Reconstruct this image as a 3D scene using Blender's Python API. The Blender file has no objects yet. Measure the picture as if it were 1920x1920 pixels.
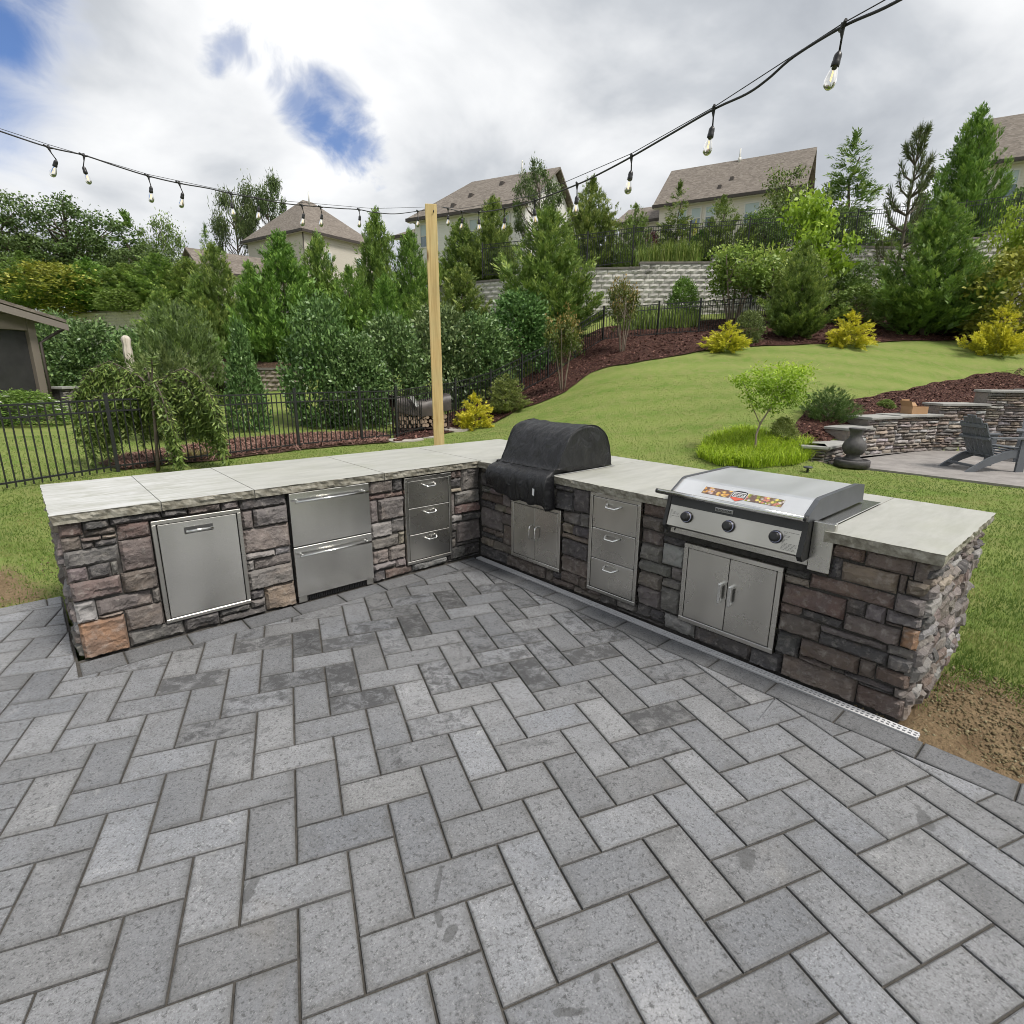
import bpy, bmesh, math, random
import numpy as np
from mathutils import Vector, Matrix, noise as mnoise
R_ = math.radians
rng = np.random.RandomState(7)
random.seed(7)
sc = bpy.context.scene
COL = sc.collection
# ------------------------------------------------------------------ camera
CAM = np.array([-2.96206, -3.77794, 1.63865])
PITCH, ROLL, YAW, FPX = 0.25328, -0.0067917, -0.726007, 1034.87
_r = np.array([math.cos(YAW), math.sin(YAW), 0]); _f = np.array([-math.sin(YAW), math.cos(YAW), 0]); _u = np.array([0, 0, 1.])
_fw = _f*math.cos(PITCH)-_u*math.sin(PITCH); _dn = -(_u*math.cos(PITCH)+_f*math.sin(PITCH))
_c, _s = math.cos(ROLL), math.sin(ROLL)
RC = np.array([_c*_r+_s*_dn, -_s*_r+_c*_dn, _fw])
cam = bpy.data.cameras.new('camera'); camo = bpy.data.objects.new('camera', cam); COL.objects.link(camo)
cam.sensor_width = 36; cam.sensor_fit = 'HORIZONTAL'; cam.lens = FPX/1920*36; cam.clip_start = .05; cam.clip_end = 3000
M = Matrix([[RC[0][k], -RC[1][k], -RC[2][k], CAM[k]] for k in range(3)]+[[0, 0, 0, 1]])
camo.matrix_world = M
sc.camera = camo
# ------------------------------------------------------------------ world, sun, exposure
SUN_EL, SUN_DIR = 57, Vector((.16, -.62, 0))       # towards the sun
wd = bpy.data.worlds.new('World'); sc.world = wd; wd.use_nodes = True
wn = wd.node_tree; wn.nodes.clear()
def nd(nt, t, ins=None, **kw):
    n = nt.nodes.new(t)
    for k, v in kw.items(): setattr(n, k, v)
    for k, v in (ins or {}).items():
        if hasattr(v, 'bl_idname') or isinstance(v, bpy.types.NodeSocket): nt.links.new(v, n.inputs[k])
        else: n.inputs[k].default_value = v
    return n
def math_(nt, op, a, b=0., c=0., clamp=False):
    n = nd(nt, 'ShaderNodeMath', {0: a, 1: b, 2: c}, operation=op, use_clamp=clamp); return n.outputs[0]
def ramp(nt, fac, stops, interp='LINEAR'):
    n = nt.nodes.new('ShaderNodeValToRGB'); nt.links.new(fac, n.inputs[0]); r = n.color_ramp; r.interpolation = interp
    while len(r.elements) < len(stops): r.elements.new(.5)
    for e, (p, c) in zip(r.elements, stops):
        e.position = p; e.color = (c, c, c, 1) if not hasattr(c, '__len__') else (*c[:3], 1)
    return n.outputs[0]
def mixc(nt, fac, a, b, mode='MIX'):
    n = nt.nodes.new('ShaderNodeMix'); n.data_type = 'RGBA'; n.blend_type = mode
    for i, v in ((0, fac), (6, a), (7, b)):
        if isinstance(v, bpy.types.NodeSocket): nt.links.new(v, n.inputs[i])
        else: n.inputs[i].default_value = v if (i == 0 or len(v) == 4) else (*v, 1)
    return n.outputs[2]
def at(px, py, d):                      # point seen at a pixel of the 1920 px photo, d metres deep
    return CAM+RC.T@np.array([(px-960)/FPX, (py-960)/FPX, 1.])*d
def pdir(px, py):
    v = RC.T@np.array([(px-960)/FPX, (py-960)/FPX, 1.]); return v/np.linalg.norm(v)
def proj(P):
    c = (np.atleast_2d(P)-CAM)@RC.T
    return np.stack([960+FPX*c[:, 0]/c[:, 2], 960+FPX*c[:, 1]/c[:, 2], c[:, 2]], 1)
sky = nd(wn, 'ShaderNodeTexSky', sky_type='NISHITA', sun_disc=False)
sky.sun_elevation = R_(SUN_EL); sky.sun_rotation = math.atan2(SUN_DIR.x, SUN_DIR.y)
sky.air_density = 1.0; sky.dust_density = .6; sky.ozone_density = 2.5
tc = nd(wn, 'ShaderNodeTexCoord'); D = tc.outputs['Generated']
sep = nd(wn, 'ShaderNodeSeparateXYZ', {0: D})
zz = math_(wn, 'ADD', math_(wn, 'MAXIMUM', sep.outputs[2], 0.), .32)
cx = math_(wn, 'DIVIDE', sep.outputs[0], zz); cy = math_(wn, 'DIVIDE', sep.outputs[1], zz)
cp = nd(wn, 'ShaderNodeCombineXYZ', {0: cx, 1: cy, 2: .37}).outputs[0]
n1 = nd(wn, 'ShaderNodeTexNoise', {'Vector': cp, 'Scale': 1.9, 'Detail': 6., 'Roughness': .53, 'Distortion': .25}).outputs[0]
n2 = nd(wn, 'ShaderNodeTexNoise', {'Vector': cp, 'Scale': .8, 'Detail': 4., 'Roughness': .5, 'Distortion': .4}).outputs[0]
# gaps in the cloud deck: soft-edged openings broken up by the same noise
gap = None
n4 = nd(wn, 'ShaderNodeTexNoise', {'Vector': cp, 'Scale': 4.2, 'Detail': 6., 'Roughness': .58, 'Distortion': .6}).outputs[0]
wob = math_(wn, 'MULTIPLY', math_(wn, 'SUBTRACT', n4, .5), .17)
for px, py, rad, w in ((445, 88, .024, .55), (475, 118, .024, .5), (515, 152, .026, .55), (558, 186, .032, .75), (600, 220, .040, .9), (640, 256, .036, .9), (668, 288, .030, .8), (682, 312, .022, .6), (5, 62, .06, .95), (-170, 40, .11, 1.)):
    dv = pdir(px, py)
    dt = nd(wn, 'ShaderNodeVectorMath', {0: D, 1: tuple(dv)}, operation='DOT_PRODUCT').outputs['Value']
    ang = math_(wn, 'ARCCOSINE', math_(wn, 'MINIMUM', dt, .99999))
    m = nd(wn, 'ShaderNodeMapRange', {'Value': math_(wn, 'ADD', ang, wob), 'From Min': rad*1.55, 'From Max': rad*.0, 'To Min': 0., 'To Max': w}, interpolation_type='SMOOTHSTEP').outputs[0]
    gap = m if gap is None else math_(wn, 'MAXIMUM', gap, m)
tone = math_(wn, 'ADD', math_(wn, 'MULTIPLY', n2, .52), math_(wn, 'MULTIPLY', n1, .48))
cl = ramp(wn, tone, [(.40, (3.7, 3.95, 4.35)), (.47, (5.0, 5.25, 5.6)), (.53, (7.0, 7.15, 7.35)), (.61, (8.8, 8.85, 8.9))])
rim = nd(wn, 'ShaderNodeMapRange', {'Value': gap, 'From Min': .0, 'From Max': .3, 'To Min': 0., 'To Max': .6}).outputs[0]
cl = mixc(wn, rim, cl, (7.4, 7.5, 7.6))
hz = ramp(wn, sep.outputs[2], [(.0, .55), (.32, 0.)])
cl = mixc(wn, hz, cl, (6.5, 6.7, 6.9))
blue = mixc(wn, 1., sky.outputs[0], (.60, .80, 1.12), 'MULTIPLY')
bg = nd(wn, 'ShaderNodeBackground', {0: mixc(wn, gap, cl, blue), 1: .080})
wo = nd(wn, 'ShaderNodeOutputWorld', {0: bg.outputs[0]})
sun = bpy.data.lights.new('sun', 'SUN'); sun.energy = 2.7; sun.angle = R_(16); sun.color = (1, .95, .88)
so = bpy.data.objects.new('sun', sun); COL.objects.link(so)
sd = Vector((SUN_DIR.x, SUN_DIR.y, 0)).normalized()*math.cos(R_(SUN_EL))+Vector((0, 0, math.sin(R_(SUN_EL))))
so.rotation_euler = sd.to_track_quat('Z', 'Y').to_euler(); so.location = (0, -5, 12)
vs = sc.view_settings; vs.view_transform = 'Standard'; vs.look = 'None'; vs.exposure = 0.60; vs.gamma = 1; vs.use_curve_mapping = False
sc.cycles.filter_width = 1.0; sc.cycles.use_adaptive_sampling = True; sc.cycles.adaptive_threshold = .022; sc.cycles.adaptive_min_samples = 12
sc.cycles.max_bounces = 5; sc.cycles.transparent_max_bounces = 6; sc.cycles.diffuse_bounces = 2; sc.cycles.glossy_bounces = 2; sc.cycles.transmission_bounces = 4
sc.cycles.use_denoising = True; sc.cycles.caustics_reflective = False; sc.cycles.caustics_refractive = False
# ------------------------------------------------------------------ object helpers
def tag(o, label=None, cat=None, group=None, kind=None):
    if label: o['label'] = label
    if cat: o['category'] = cat
    if group: o['group'] = group
    if kind: o['kind'] = kind
    return o
def empty(name, label=None, cat=None, loc=(0, 0, 0), rz=0., group=None, kind=None):
    o = bpy.data.objects.new(name, None); COL.objects.link(o); o.location = loc; o.rotation_euler = (0, 0, rz)
    o.empty_display_size = .1
    return tag(o, label, cat, group, kind)
def link(name, me, parent=None, loc=(0, 0, 0), rot=(0, 0, 0), scale=(1, 1, 1), color=None):
    o = bpy.data.objects.new(name, me); COL.objects.link(o)
    if parent is not None: o.parent = parent
    o.location = loc; o.rotation_euler = rot; o.scale = scale
    if color is not None: o.color = (*color[:3], 1)
    return o
class MB:
    def __init__(s): s.v = []; s.f = []; s.sm = []; s.mi = []
    def add(s, vs, fs, smooth=False, mi=0):
        b = len(s.v); s.v += [tuple(map(float, v)) for v in vs]
        for f in fs: s.f.append(tuple(b+i for i in f)); s.sm.append(smooth); s.mi.append(mi)
        return s
    def box(s, x0, y0, z0, x1, y1, z1, mi=0):
        return s.add([(x0, y0, z0), (x1, y0, z0), (x1, y1, z0), (x0, y1, z0), (x0, y0, z1), (x1, y0, z1), (x1, y1, z1), (x0, y1, z1)],
                     [(0, 3, 2, 1), (4, 5, 6, 7), (0, 1, 5, 4), (1, 2, 6, 5), (2, 3, 7, 6), (3, 0, 4, 7)], mi=mi)
    def cbox(s, x0, y0, z0, x1, y1, z1, c=.002, mi=0):
        b = bmesh.new(); bmesh.ops.create_cube(b, size=1)
        bmesh.ops.scale(b, vec=(x1-x0, y1-y0, z1-z0), verts=b.verts); bmesh.ops.translate(b, vec=((x0+x1)/2, (y0+y1)/2, (z0+z1)/2), verts=b.verts)
        bmesh.ops.bevel(b, geom=b.edges[:], offset=c, segments=1 if c < .004 else 2, affect='EDGES', profile=.5)
        b.verts.index_update()
        s.add([v.co for v in b.verts], [[v.index for v in f.verts] for f in b.faces], mi=mi); b.free(); return s
    def prism(s, poly, z0, z1, mi=0):
        n = len(poly)
        return s.add([(p[0], p[1], z0) for p in poly]+[(p[0], p[1], z1) for p in poly],
                     [tuple(range(n-1, -1, -1)), tuple(range(n, 2*n))]+[(i, (i+1) % n, n+(i+1) % n, n+i) for i in range(n)], mi=mi)
    def extr(s, poly, x0, x1, mi=0):    # polygon in (y,z) swept along x
        n = len(poly)
        return s.add([(x0, p[0], p[1]) for p in poly]+[(x1, p[0], p[1]) for p in poly],
                     [tuple(range(n-1, -1, -1)), tuple(range(n, 2*n))]+[(i, (i+1) % n, n+(i+1) % n, n+i) for i in range(n)], mi=mi)
    def tube(s, path, r, n=8, smooth=True, cap=True, flat=1., mi=0):
        path = [Vector(p) for p in path]; m = len(path); rr = r if hasattr(r, '__len__') else [r]*m
        vs = []; up = None
        for i, p in enumerate(path):
            t = (path[min(i+1, m-1)]-path[max(i-1, 0)]).normalized()
            if up is None: up = Vector((0, 0, 1)) if abs(t.z) < .9 else Vector((1, 0, 0))
            a = t.cross(up).normalized(); b = a.cross(t).normalized(); up = b
            for k in range(n):
                w = 2*math.pi*k/n; vs.append(p+(a*math.cos(w)+b*math.sin(w)*flat)*rr[i])
        fs = [(i*n+k, i*n+(k+1) % n, (i+1)*n+(k+1) % n, (i+1)*n+k) for i in range(m-1) for k in range(n)]
        s.add(vs, fs, smooth, mi)
        if cap:
            b = len(s.v)-n*m
            s.f.append(tuple(b+k for k in range(n))[::-1]); s.sm.append(False); s.mi.append(mi)
            s.f.append(tuple(b+(m-1)*n+k for k in range(n))); s.sm.append(False); s.mi.append(mi)
        return s
    def lathe(s, prof, c=(0, 0, 0), n=20, axis='z', smooth=True, mi=0):
        vs = []
        for r, h in prof:
            for k in range(n):
                w = 2*math.pi*k/n; a, b = r*math.cos(w), r*math.sin(w)
                vs.append((c[0]+a, c[1]+b, c[2]+h) if axis == 'z' else (c[0]+a, c[1]-h, c[2]+b))
        m = len(prof)
        fs = [(i*n+k, i*n+(k+1) % n, (i+1)*n+(k+1) % n, (i+1)*n+k) for i in range(m-1) for k in range(n)]
        if axis != 'z': fs = fs
        s.add(vs, fs, smooth, mi); b = len(s.v)-n*m
        s.f += [tuple(b+k for k in range(n))[::-1], tuple(b+(m-1)*n+k for k in range(n))]; s.sm += [False, False]; s.mi += [mi, mi]
        return s
    def mesh(s, name, *mats):
        me = bpy.data.meshes.new(name); me.from_pydata(s.v, [], s.f)
        me.polygons.foreach_set('use_smooth', s.sm); me.polygons.foreach_set('material_index', s.mi)
        for m in mats: me.materials.append(m)
        me.update(); return me
    def build(s, name, mat, parent=None, loc=(0, 0, 0), rot=(0, 0, 0), color=None):
        return link(name, s.mesh(name, *(mat if isinstance(mat, (list, tuple)) else [mat])), parent, loc, rot, color=color)
def npmesh(name, V, F, mat, attrs=None, smooth=False):
    V = np.ascontiguousarray(V, np.float32); F = np.ascontiguousarray(F, np.int32); k = F.shape[1]
    me = bpy.data.meshes.new(name); me.vertices.add(len(V)); me.vertices.foreach_set('co', V.ravel())
    me.loops.add(F.size); me.loops.foreach_set('vertex_index', F.ravel())
    me.polygons.add(len(F)); me.polygons.foreach_set('loop_start', np.arange(0, F.size, k, dtype=np.int32))
    me.update(calc_edges=True)
    if smooth: me.polygons.foreach_set('use_smooth', np.ones(len(F), bool))
    for a, val in (attrs or {}).items():
        me.attributes.new(a, 'FLOAT', 'POINT').data.foreach_set('value', np.ascontiguousarray(val, np.float32))
    if mat is not None: me.materials.append(mat)
    return me
def copy_tree(o, parent=None):
    c = o.copy(); COL.objects.link(c)
    if parent is not None: c.parent = parent
    for ch in o.children: copy_tree(ch, c)
    return c
# ------------------------------------------------------------------ materials
def newmat(name):
    m = bpy.data.materials.new(name); m.use_nodes = True; nt = m.node_tree; b = nt.nodes['Principled BSDF']; return m, nt, b
def coords(nt, kind='Object', scale=None):
    if kind == 'World': v = nd(nt, 'ShaderNodeNewGeometry').outputs['Position']
    else: v = nd(nt, 'ShaderNodeTexCoord').outputs[kind]
    if kind == 'Object':
        r = nd(nt, 'ShaderNodeObjectInfo').outputs['Random']
        v = nd(nt, 'ShaderNodeVectorMath', {0: v, 1: nd(nt, 'ShaderNodeCombineXYZ', {0: math_(nt, 'MULTIPLY', r, 37.), 1: math_(nt, 'MULTIPLY', r, 91.), 2: r}).outputs[0]}, operation='ADD').outputs[0]
    if scale: v = nd(nt, 'ShaderNodeVectorMath', {0: v, 1: scale}, operation='MULTIPLY').outputs[0]
    return v
def noise_(nt, v, s, det=4., rough=.55, dist=0.):
    return nd(nt, 'ShaderNodeTexNoise', {'Vector': v, 'Scale': s, 'Detail': det, 'Roughness': rough, 'Distortion': dist}).outputs[0]
def bump_(nt, h, st=.3, d=.01, prev=None):
    ins = {'Height': h, 'Strength': st, 'Distance': d}
    if prev is not None: ins['Normal'] = prev
    return nd(nt, 'ShaderNodeBump', ins).outputs[0]
def mk(name, col, col2=None, nscale=8., rough=.6, metal=0., bump=0., bscale=40., bd=.004, ramp_=(.35, .65), kind='Object', stretch=None, objrand=0., spec=.5):
    m, nt, b = newmat(name); v = coords(nt, kind, stretch)
    c = (*col, 1)
    if col2 is not None:
        c = mixc(nt, ramp(nt, noise_(nt, v, nscale, 6., .6), [(ramp_[0], 0.), (ramp_[1], 1.)]), col, col2)
    if objrand:
        r = nd(nt, 'ShaderNodeObjectInfo').outputs['Random']
        k = math_(nt, 'MULTIPLY_ADD', r, 2*objrand, 1-objrand)
        g = nd(nt, 'ShaderNodeCombineColor', {0: k, 1: k, 2: k}).outputs[0]
        c = mixc(nt, 1., c if isinstance(c, bpy.types.NodeSocket) else col, g, 'MULTIPLY')
    if isinstance(c, bpy.types.NodeSocket): nt.links.new(c, b.inputs['Base Color'])
    else: b.inputs['Base Color'].default_value = c
    b.inputs['Roughness'].default_value = rough; b.inputs['Metallic'].default_value = metal; b.inputs['Specular IOR Level'].default_value = spec
    if bump: nt.links.new(bump_(nt, noise_(nt, v, bscale, 5., .65), bump, bd), b.inputs['Normal'])
    return m
def steel(name, rough=.3, tint=(.60, .595, .575), horiz=True):
    m, nt, b = newmat(name); v = coords(nt, 'Object', (2., 1., 90.) if horiz else (90., 1., 2.))
    fine = noise_(nt, v, 3., 2., .5); v2 = coords(nt, 'Object'); blot = noise_(nt, v2, 4., 4., .55, .6)
    streak = noise_(nt, coords(nt, 'Object', (2.6, 1., .8)), 1.3, 2., .45, .2); smud = noise_(nt, coords(nt, 'Object', (1., 1., .6)), 9., 5., .65, 1.)
    c = mixc(nt, ramp(nt, streak, [(.30, 0.), (.70, 1.)]), tuple(x*.80 for x in tint), tuple(min(.95, x*1.14) for x in tint))  # broad reflection gradients painted into the tint as stretched noise
    c = mixc(nt, ramp(nt, smud, [(.60, 0.), (.85, .08)]), c, tuple(x*.7 for x in tint))
    c = mixc(nt, math_(nt, 'MULTIPLY', fine, .10), c, tuple(x*.7 for x in tint))
    nt.links.new(c, b.inputs['Base Color']); b.inputs['Metallic'].default_value = 1
    nt.links.new(math_(nt, 'MULTIPLY_ADD', blot, .07, rough-.03), b.inputs['Roughness'])
    nt.links.new(bump_(nt, noise_(nt, v2, 1.4, 0.), .06, .03), b.inputs['Normal'])
    return m
STEEL = steel('brushed_steel', .25, (.74, .73, .70)); STEEL_D = steel('door_steel', .27, (.60, .585, .55)); STEEL_LID = steel('lid_steel', .42, (.86, .86, .85)); STEEL_P = steel('panel_steel', .30, (.40, .39, .36))
CHROME = mk('polished_steel', (.72, .72, .70), rough=.16, metal=1.)
BLACKP = mk('black_plastic', (.012, .012, .013), rough=.38); BLACKM = mk('black_metal', (.016, .017, .018), rough=.42, objrand=.1)
GREYM = mk('grey_plastic', (.075, .08, .09), (.055, .06, .068), 6., .5)
DARKGAP = mk('shadow_gap', (.01, .01, .01), rough=.9)
# stone veneer: the object's own colour, broken by veins, dark patches and dust
def stone_mat(name, sat=1., bumpk=1.):
    m, nt, b = newmat(name); v = coords(nt); oc = nd(nt, 'ShaderNodeObjectInfo').outputs['Color']
    n1 = noise_(nt, v, 7., 8., .62, .6); n2 = noise_(nt, v, 26., 6., .65); n3 = noise_(nt, v, 3.2, 4., .6, 1.2)
    c = mixc(nt, ramp(nt, n1, [(.38, 0.), (.62, .72)]), oc, mixc(nt, .62, oc, (.11, .10, .10)))
    c = mixc(nt, ramp(nt, n3, [(.57, 0.), (.72, .35)]), c, (.22, .165, .125))
    c = mixc(nt, ramp(nt, n2, [(.52, 0.), (.72, .42)]), c, (.40, .37, .34))
    nt.links.new(c, b.inputs['Base Color']); b.inputs['Roughness'].default_value = .82
    h = math_(nt, 'ADD', math_(nt, 'MULTIPLY', n1, .7), math_(nt, 'MULTIPLY', n2, .35))
    nt.links.new(bump_(nt, noise_(nt, v, 90., 4., .7), .4*bumpk, .004, bump_(nt, h, 1.*bumpk, .035)), b.inputs['Normal'])
    return m
STONE = stone_mat('ledge_stone')
MORTAR = mk('mortar', (.035, .033, .031), (.07, .065, .06), 30., .95, bump=.5, bscale=60.)
# pavers: object colour red = tone, green = mottling, blue = warmth
def paver_mat():
    m, nt, b = newmat('concrete_paver'); v = coords(nt); w = coords(nt, 'World')
    oc = nd(nt, 'ShaderNodeSeparateColor', {0: nd(nt, 'ShaderNodeObjectInfo').outputs['Color']})
    tone, mot, warm = oc.outputs
    base = mixc(nt, warm, (.185, .195, .214), (.198, .199, .200))
    blot = noise_(nt, v, 15., 7., .72, .5)
    th = math_(nt, 'MULTIPLY_ADD', mot, -.36, .72)
    k = nd(nt, 'ShaderNodeMapRange', {'Value': blot, 'From Min': th, 'From Max': math_(nt, 'ADD', th, .17)}).outputs[0]
    big = noise_(nt, w, 1.7, 5., .6); mid_ = noise_(nt, v, 6., 6., .7, .7)
    c = mixc(nt, ramp(nt, big, [(.35, 0.), (.7, .5)]), base, (.29, .29, .295))
    c = mixc(nt, ramp(nt, mid_, [(.28, .65), (.52, 0.)]), c, (.12, .12, .122))
    c = mixc(nt, ramp(nt, mid_, [(.58, 0.), (.76, .5)]), c, (.36, .36, .365))
    sp = noise_(nt, v, 62., 5., .8); sp3 = noise_(nt, v, 150., 3., .7)
    c = mixc(nt, ramp(nt, sp, [(.53, 0.), (.63, .85)]), c, (.06, .06, .062))
    c = mixc(nt, ramp(nt, sp3, [(.32, .7), (.47, 0.)]), c, (.085, .085, .085))
    c = mixc(nt, ramp(nt, sp3, [(.58, 0.), (.72, .6)]), c, (.44, .44, .44))
    scuff = noise_(nt, w, 4.5, 8., .74, 1.5)
    c = mixc(nt, ramp(nt, scuff, [(.63, 0.), (.74, .6)]), c, (.45, .45, .44))
    sand = noise_(nt, w, .9, 4., .6, .8)
    c = mixc(nt, ramp(nt, sand, [(.66, 0.), (.80, .26)]), c, (.33, .28, .21))
    c = mixc(nt, math_(nt, 'MULTIPLY', k, .85), c, (.052, .052, .054))
    gs = nd(nt, 'ShaderNodeSeparateXYZ', {0: nd(nt, 'ShaderNodeTexCoord').outputs['Generated']})
    ex = math_(nt, 'SUBTRACT', .5, math_(nt, 'ABSOLUTE', math_(nt, 'SUBTRACT', gs.outputs[0], .5))); ey = math_(nt, 'SUBTRACT', .5, math_(nt, 'ABSOLUTE', math_(nt, 'SUBTRACT', gs.outputs[1], .5)))
    ed = math_(nt, 'ADD', math_(nt, 'MINIMUM', ex, ey), math_(nt, 'MULTIPLY', math_(nt, 'SUBTRACT', blot, .5), .16))
    c = mixc(nt, nd(nt, 'ShaderNodeMapRange', {'Value': ed, 'From Min': .09, 'From Max': .0, 'To Min': 0., 'To Max': .5}).outputs[0], c, (.10, .098, .094))
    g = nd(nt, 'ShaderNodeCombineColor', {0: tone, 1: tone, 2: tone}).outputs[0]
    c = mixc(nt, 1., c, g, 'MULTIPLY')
    sx = nd(nt, 'ShaderNodeSeparateXYZ', {0: w})
    wet = None
    for X, Y, rx, ry, a in STAINS:
        dx = math_(nt, 'SUBTRACT', sx.outputs[0], X); dy = math_(nt, 'SUBTRACT', sx.outputs[1], Y)
        ca, sa = math.cos(a), math.sin(a)
        u = math_(nt, 'DIVIDE', math_(nt, 'ADD', math_(nt, 'MULTIPLY', dx, ca), math_(nt, 'MULTIPLY', dy, sa)), rx)
        q = math_(nt, 'DIVIDE', math_(nt, 'SUBTRACT', math_(nt, 'MULTIPLY', dy, ca), math_(nt, 'MULTIPLY', dx, sa)), ry)
        e = math_(nt, 'SQRT', math_(nt, 'ADD', math_(nt, 'MULTIPLY', u, u), math_(nt, 'MULTIPLY', q, q)))
        e = math_(nt, 'ADD', e, math_(nt, 'MULTIPLY', math_(nt, 'SUBTRACT', blot, .5), 2.2))
        k2 = nd(nt, 'ShaderNodeMapRange', {'Value': e, 'From Min': 1.05, 'From Max': .85}).outputs[0]
        wet = k2 if wet is None else math_(nt, 'MAXIMUM', wet, k2)
    c = mixc(nt, math_(nt, 'MULTIPLY', wet, .6), c, (.06, .06, .06))
    nt.links.new(c, b.inputs['Base Color'])
    nt.links.new(math_(nt, 'MULTIPLY_ADD', blot, .2, .62), b.inputs['Roughness'])
    nt.links.new(bump_(nt, sp3, .5, .003, bump_(nt, sp, .9, .006, bump_(nt, mid_, .5, .012))), b.inputs['Normal'])
    return m
JOINT = mk('joint_sand', (.045, .041, .036), (.085, .078, .068), 50., .95, bump=.8, bscale=220., kind='World')
SLABTOP = None
def slab_mat():
    m, nt, b = newmat('limestone_slab'); v = coords(nt, 'World')
    n = noise_(nt, nd(nt, 'ShaderNodeVectorMath', {0: v, 1: (1.2, 5., 1.)}, operation='MULTIPLY').outputs[0], 1.5, 7., .62, .7)
    n2 = noise_(nt, v, 2.3, 6., .6); n3 = noise_(nt, v, 130., 3., .6)
    c = mixc(nt, ramp(nt, n, [(.32, 0.), (.7, 1.)]), (.30, .302, .272), (.395, .395, .36))
    c = mixc(nt, ramp(nt, n2, [(.48, 0.), (.72, .5)]), c, (.28, .29, .225))
    # pale grout haze smeared on the newest end slabs
    sx = nd(nt, 'ShaderNodeSeparateXYZ', {0: v}).outputs[0]
    hz_ = noise_(nt, nd(nt, 'ShaderNodeVectorMath', {0: v, 1: (2., 9., 1.)}, operation='MULTIPLY').outputs[0], 1.4, 8., .7, 1.6)
    endk = nd(nt, 'ShaderNodeMapRange', {'Value': sx, 'From Min': -1.6, 'From Max': -2.4, 'To Min': .15, 'To Max': .8}).outputs[0]
    c = mixc(nt, math_(nt, 'MULTIPLY', ramp(nt, hz_, [(.38, 0.), (.62, 1.)]), endk), c, (.54, .545, .54))
    gz = nd(nt, 'ShaderNodeSeparateXYZ', {0: nd(nt, 'ShaderNodeNewGeometry').outputs['Normal']}).outputs[2]
    side = ramp(nt, gz, [(.5, 1.), (.85, 0.)])
    rock = mixc(nt, ramp(nt, noise_(nt, v, 22., 6., .65), [(.38, 0.), (.66, 1.)]), (.17, .155, .12), (.35, .335, .285))
    c = mixc(nt, side, c, rock)
    nt.links.new(c, b.inputs['Base Color']); b.inputs['Roughness'].default_value = .66
    nt.links.new(bump_(nt, n3, .12, .002, bump_(nt, n, .10, .01)), b.inputs['Normal'])
    return m
SLAB = slab_mat()
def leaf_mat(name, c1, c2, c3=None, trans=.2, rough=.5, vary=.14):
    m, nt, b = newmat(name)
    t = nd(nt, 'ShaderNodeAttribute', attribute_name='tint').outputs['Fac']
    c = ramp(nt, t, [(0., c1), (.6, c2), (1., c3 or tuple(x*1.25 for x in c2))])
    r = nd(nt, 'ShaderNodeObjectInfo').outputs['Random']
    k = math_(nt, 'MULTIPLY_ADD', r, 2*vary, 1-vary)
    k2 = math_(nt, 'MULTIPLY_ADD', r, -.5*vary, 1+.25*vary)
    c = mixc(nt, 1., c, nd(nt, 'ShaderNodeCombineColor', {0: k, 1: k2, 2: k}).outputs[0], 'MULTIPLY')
    nt.links.new(c, b.inputs['Base Color']); b.inputs['Roughness'].default_value = rough; b.inputs['Specular IOR Level'].default_value = .35
    tr = nd(nt, 'ShaderNodeBsdfTranslucent', {0: c})
    mx = nd(nt, 'ShaderNodeMixShader', {0: trans, 1: b.outputs[0], 2: tr.outputs[0]})
    nt.links.new(mx.outputs[0], nt.nodes['Material Output'].inputs[0])
    return m
BARK = mk('bark', (.075, .058, .045), (.14, .115, .09), 14., .9, bump=.6, bscale=30., bd=.01, stretch=(1, 1, .25))
BARKL = mk('pale_bark', (.28, .23, .18), (.19, .15, .115), 9., .8, bump=.3, bscale=25., stretch=(1, 1, .3))
WOOD = None
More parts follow.
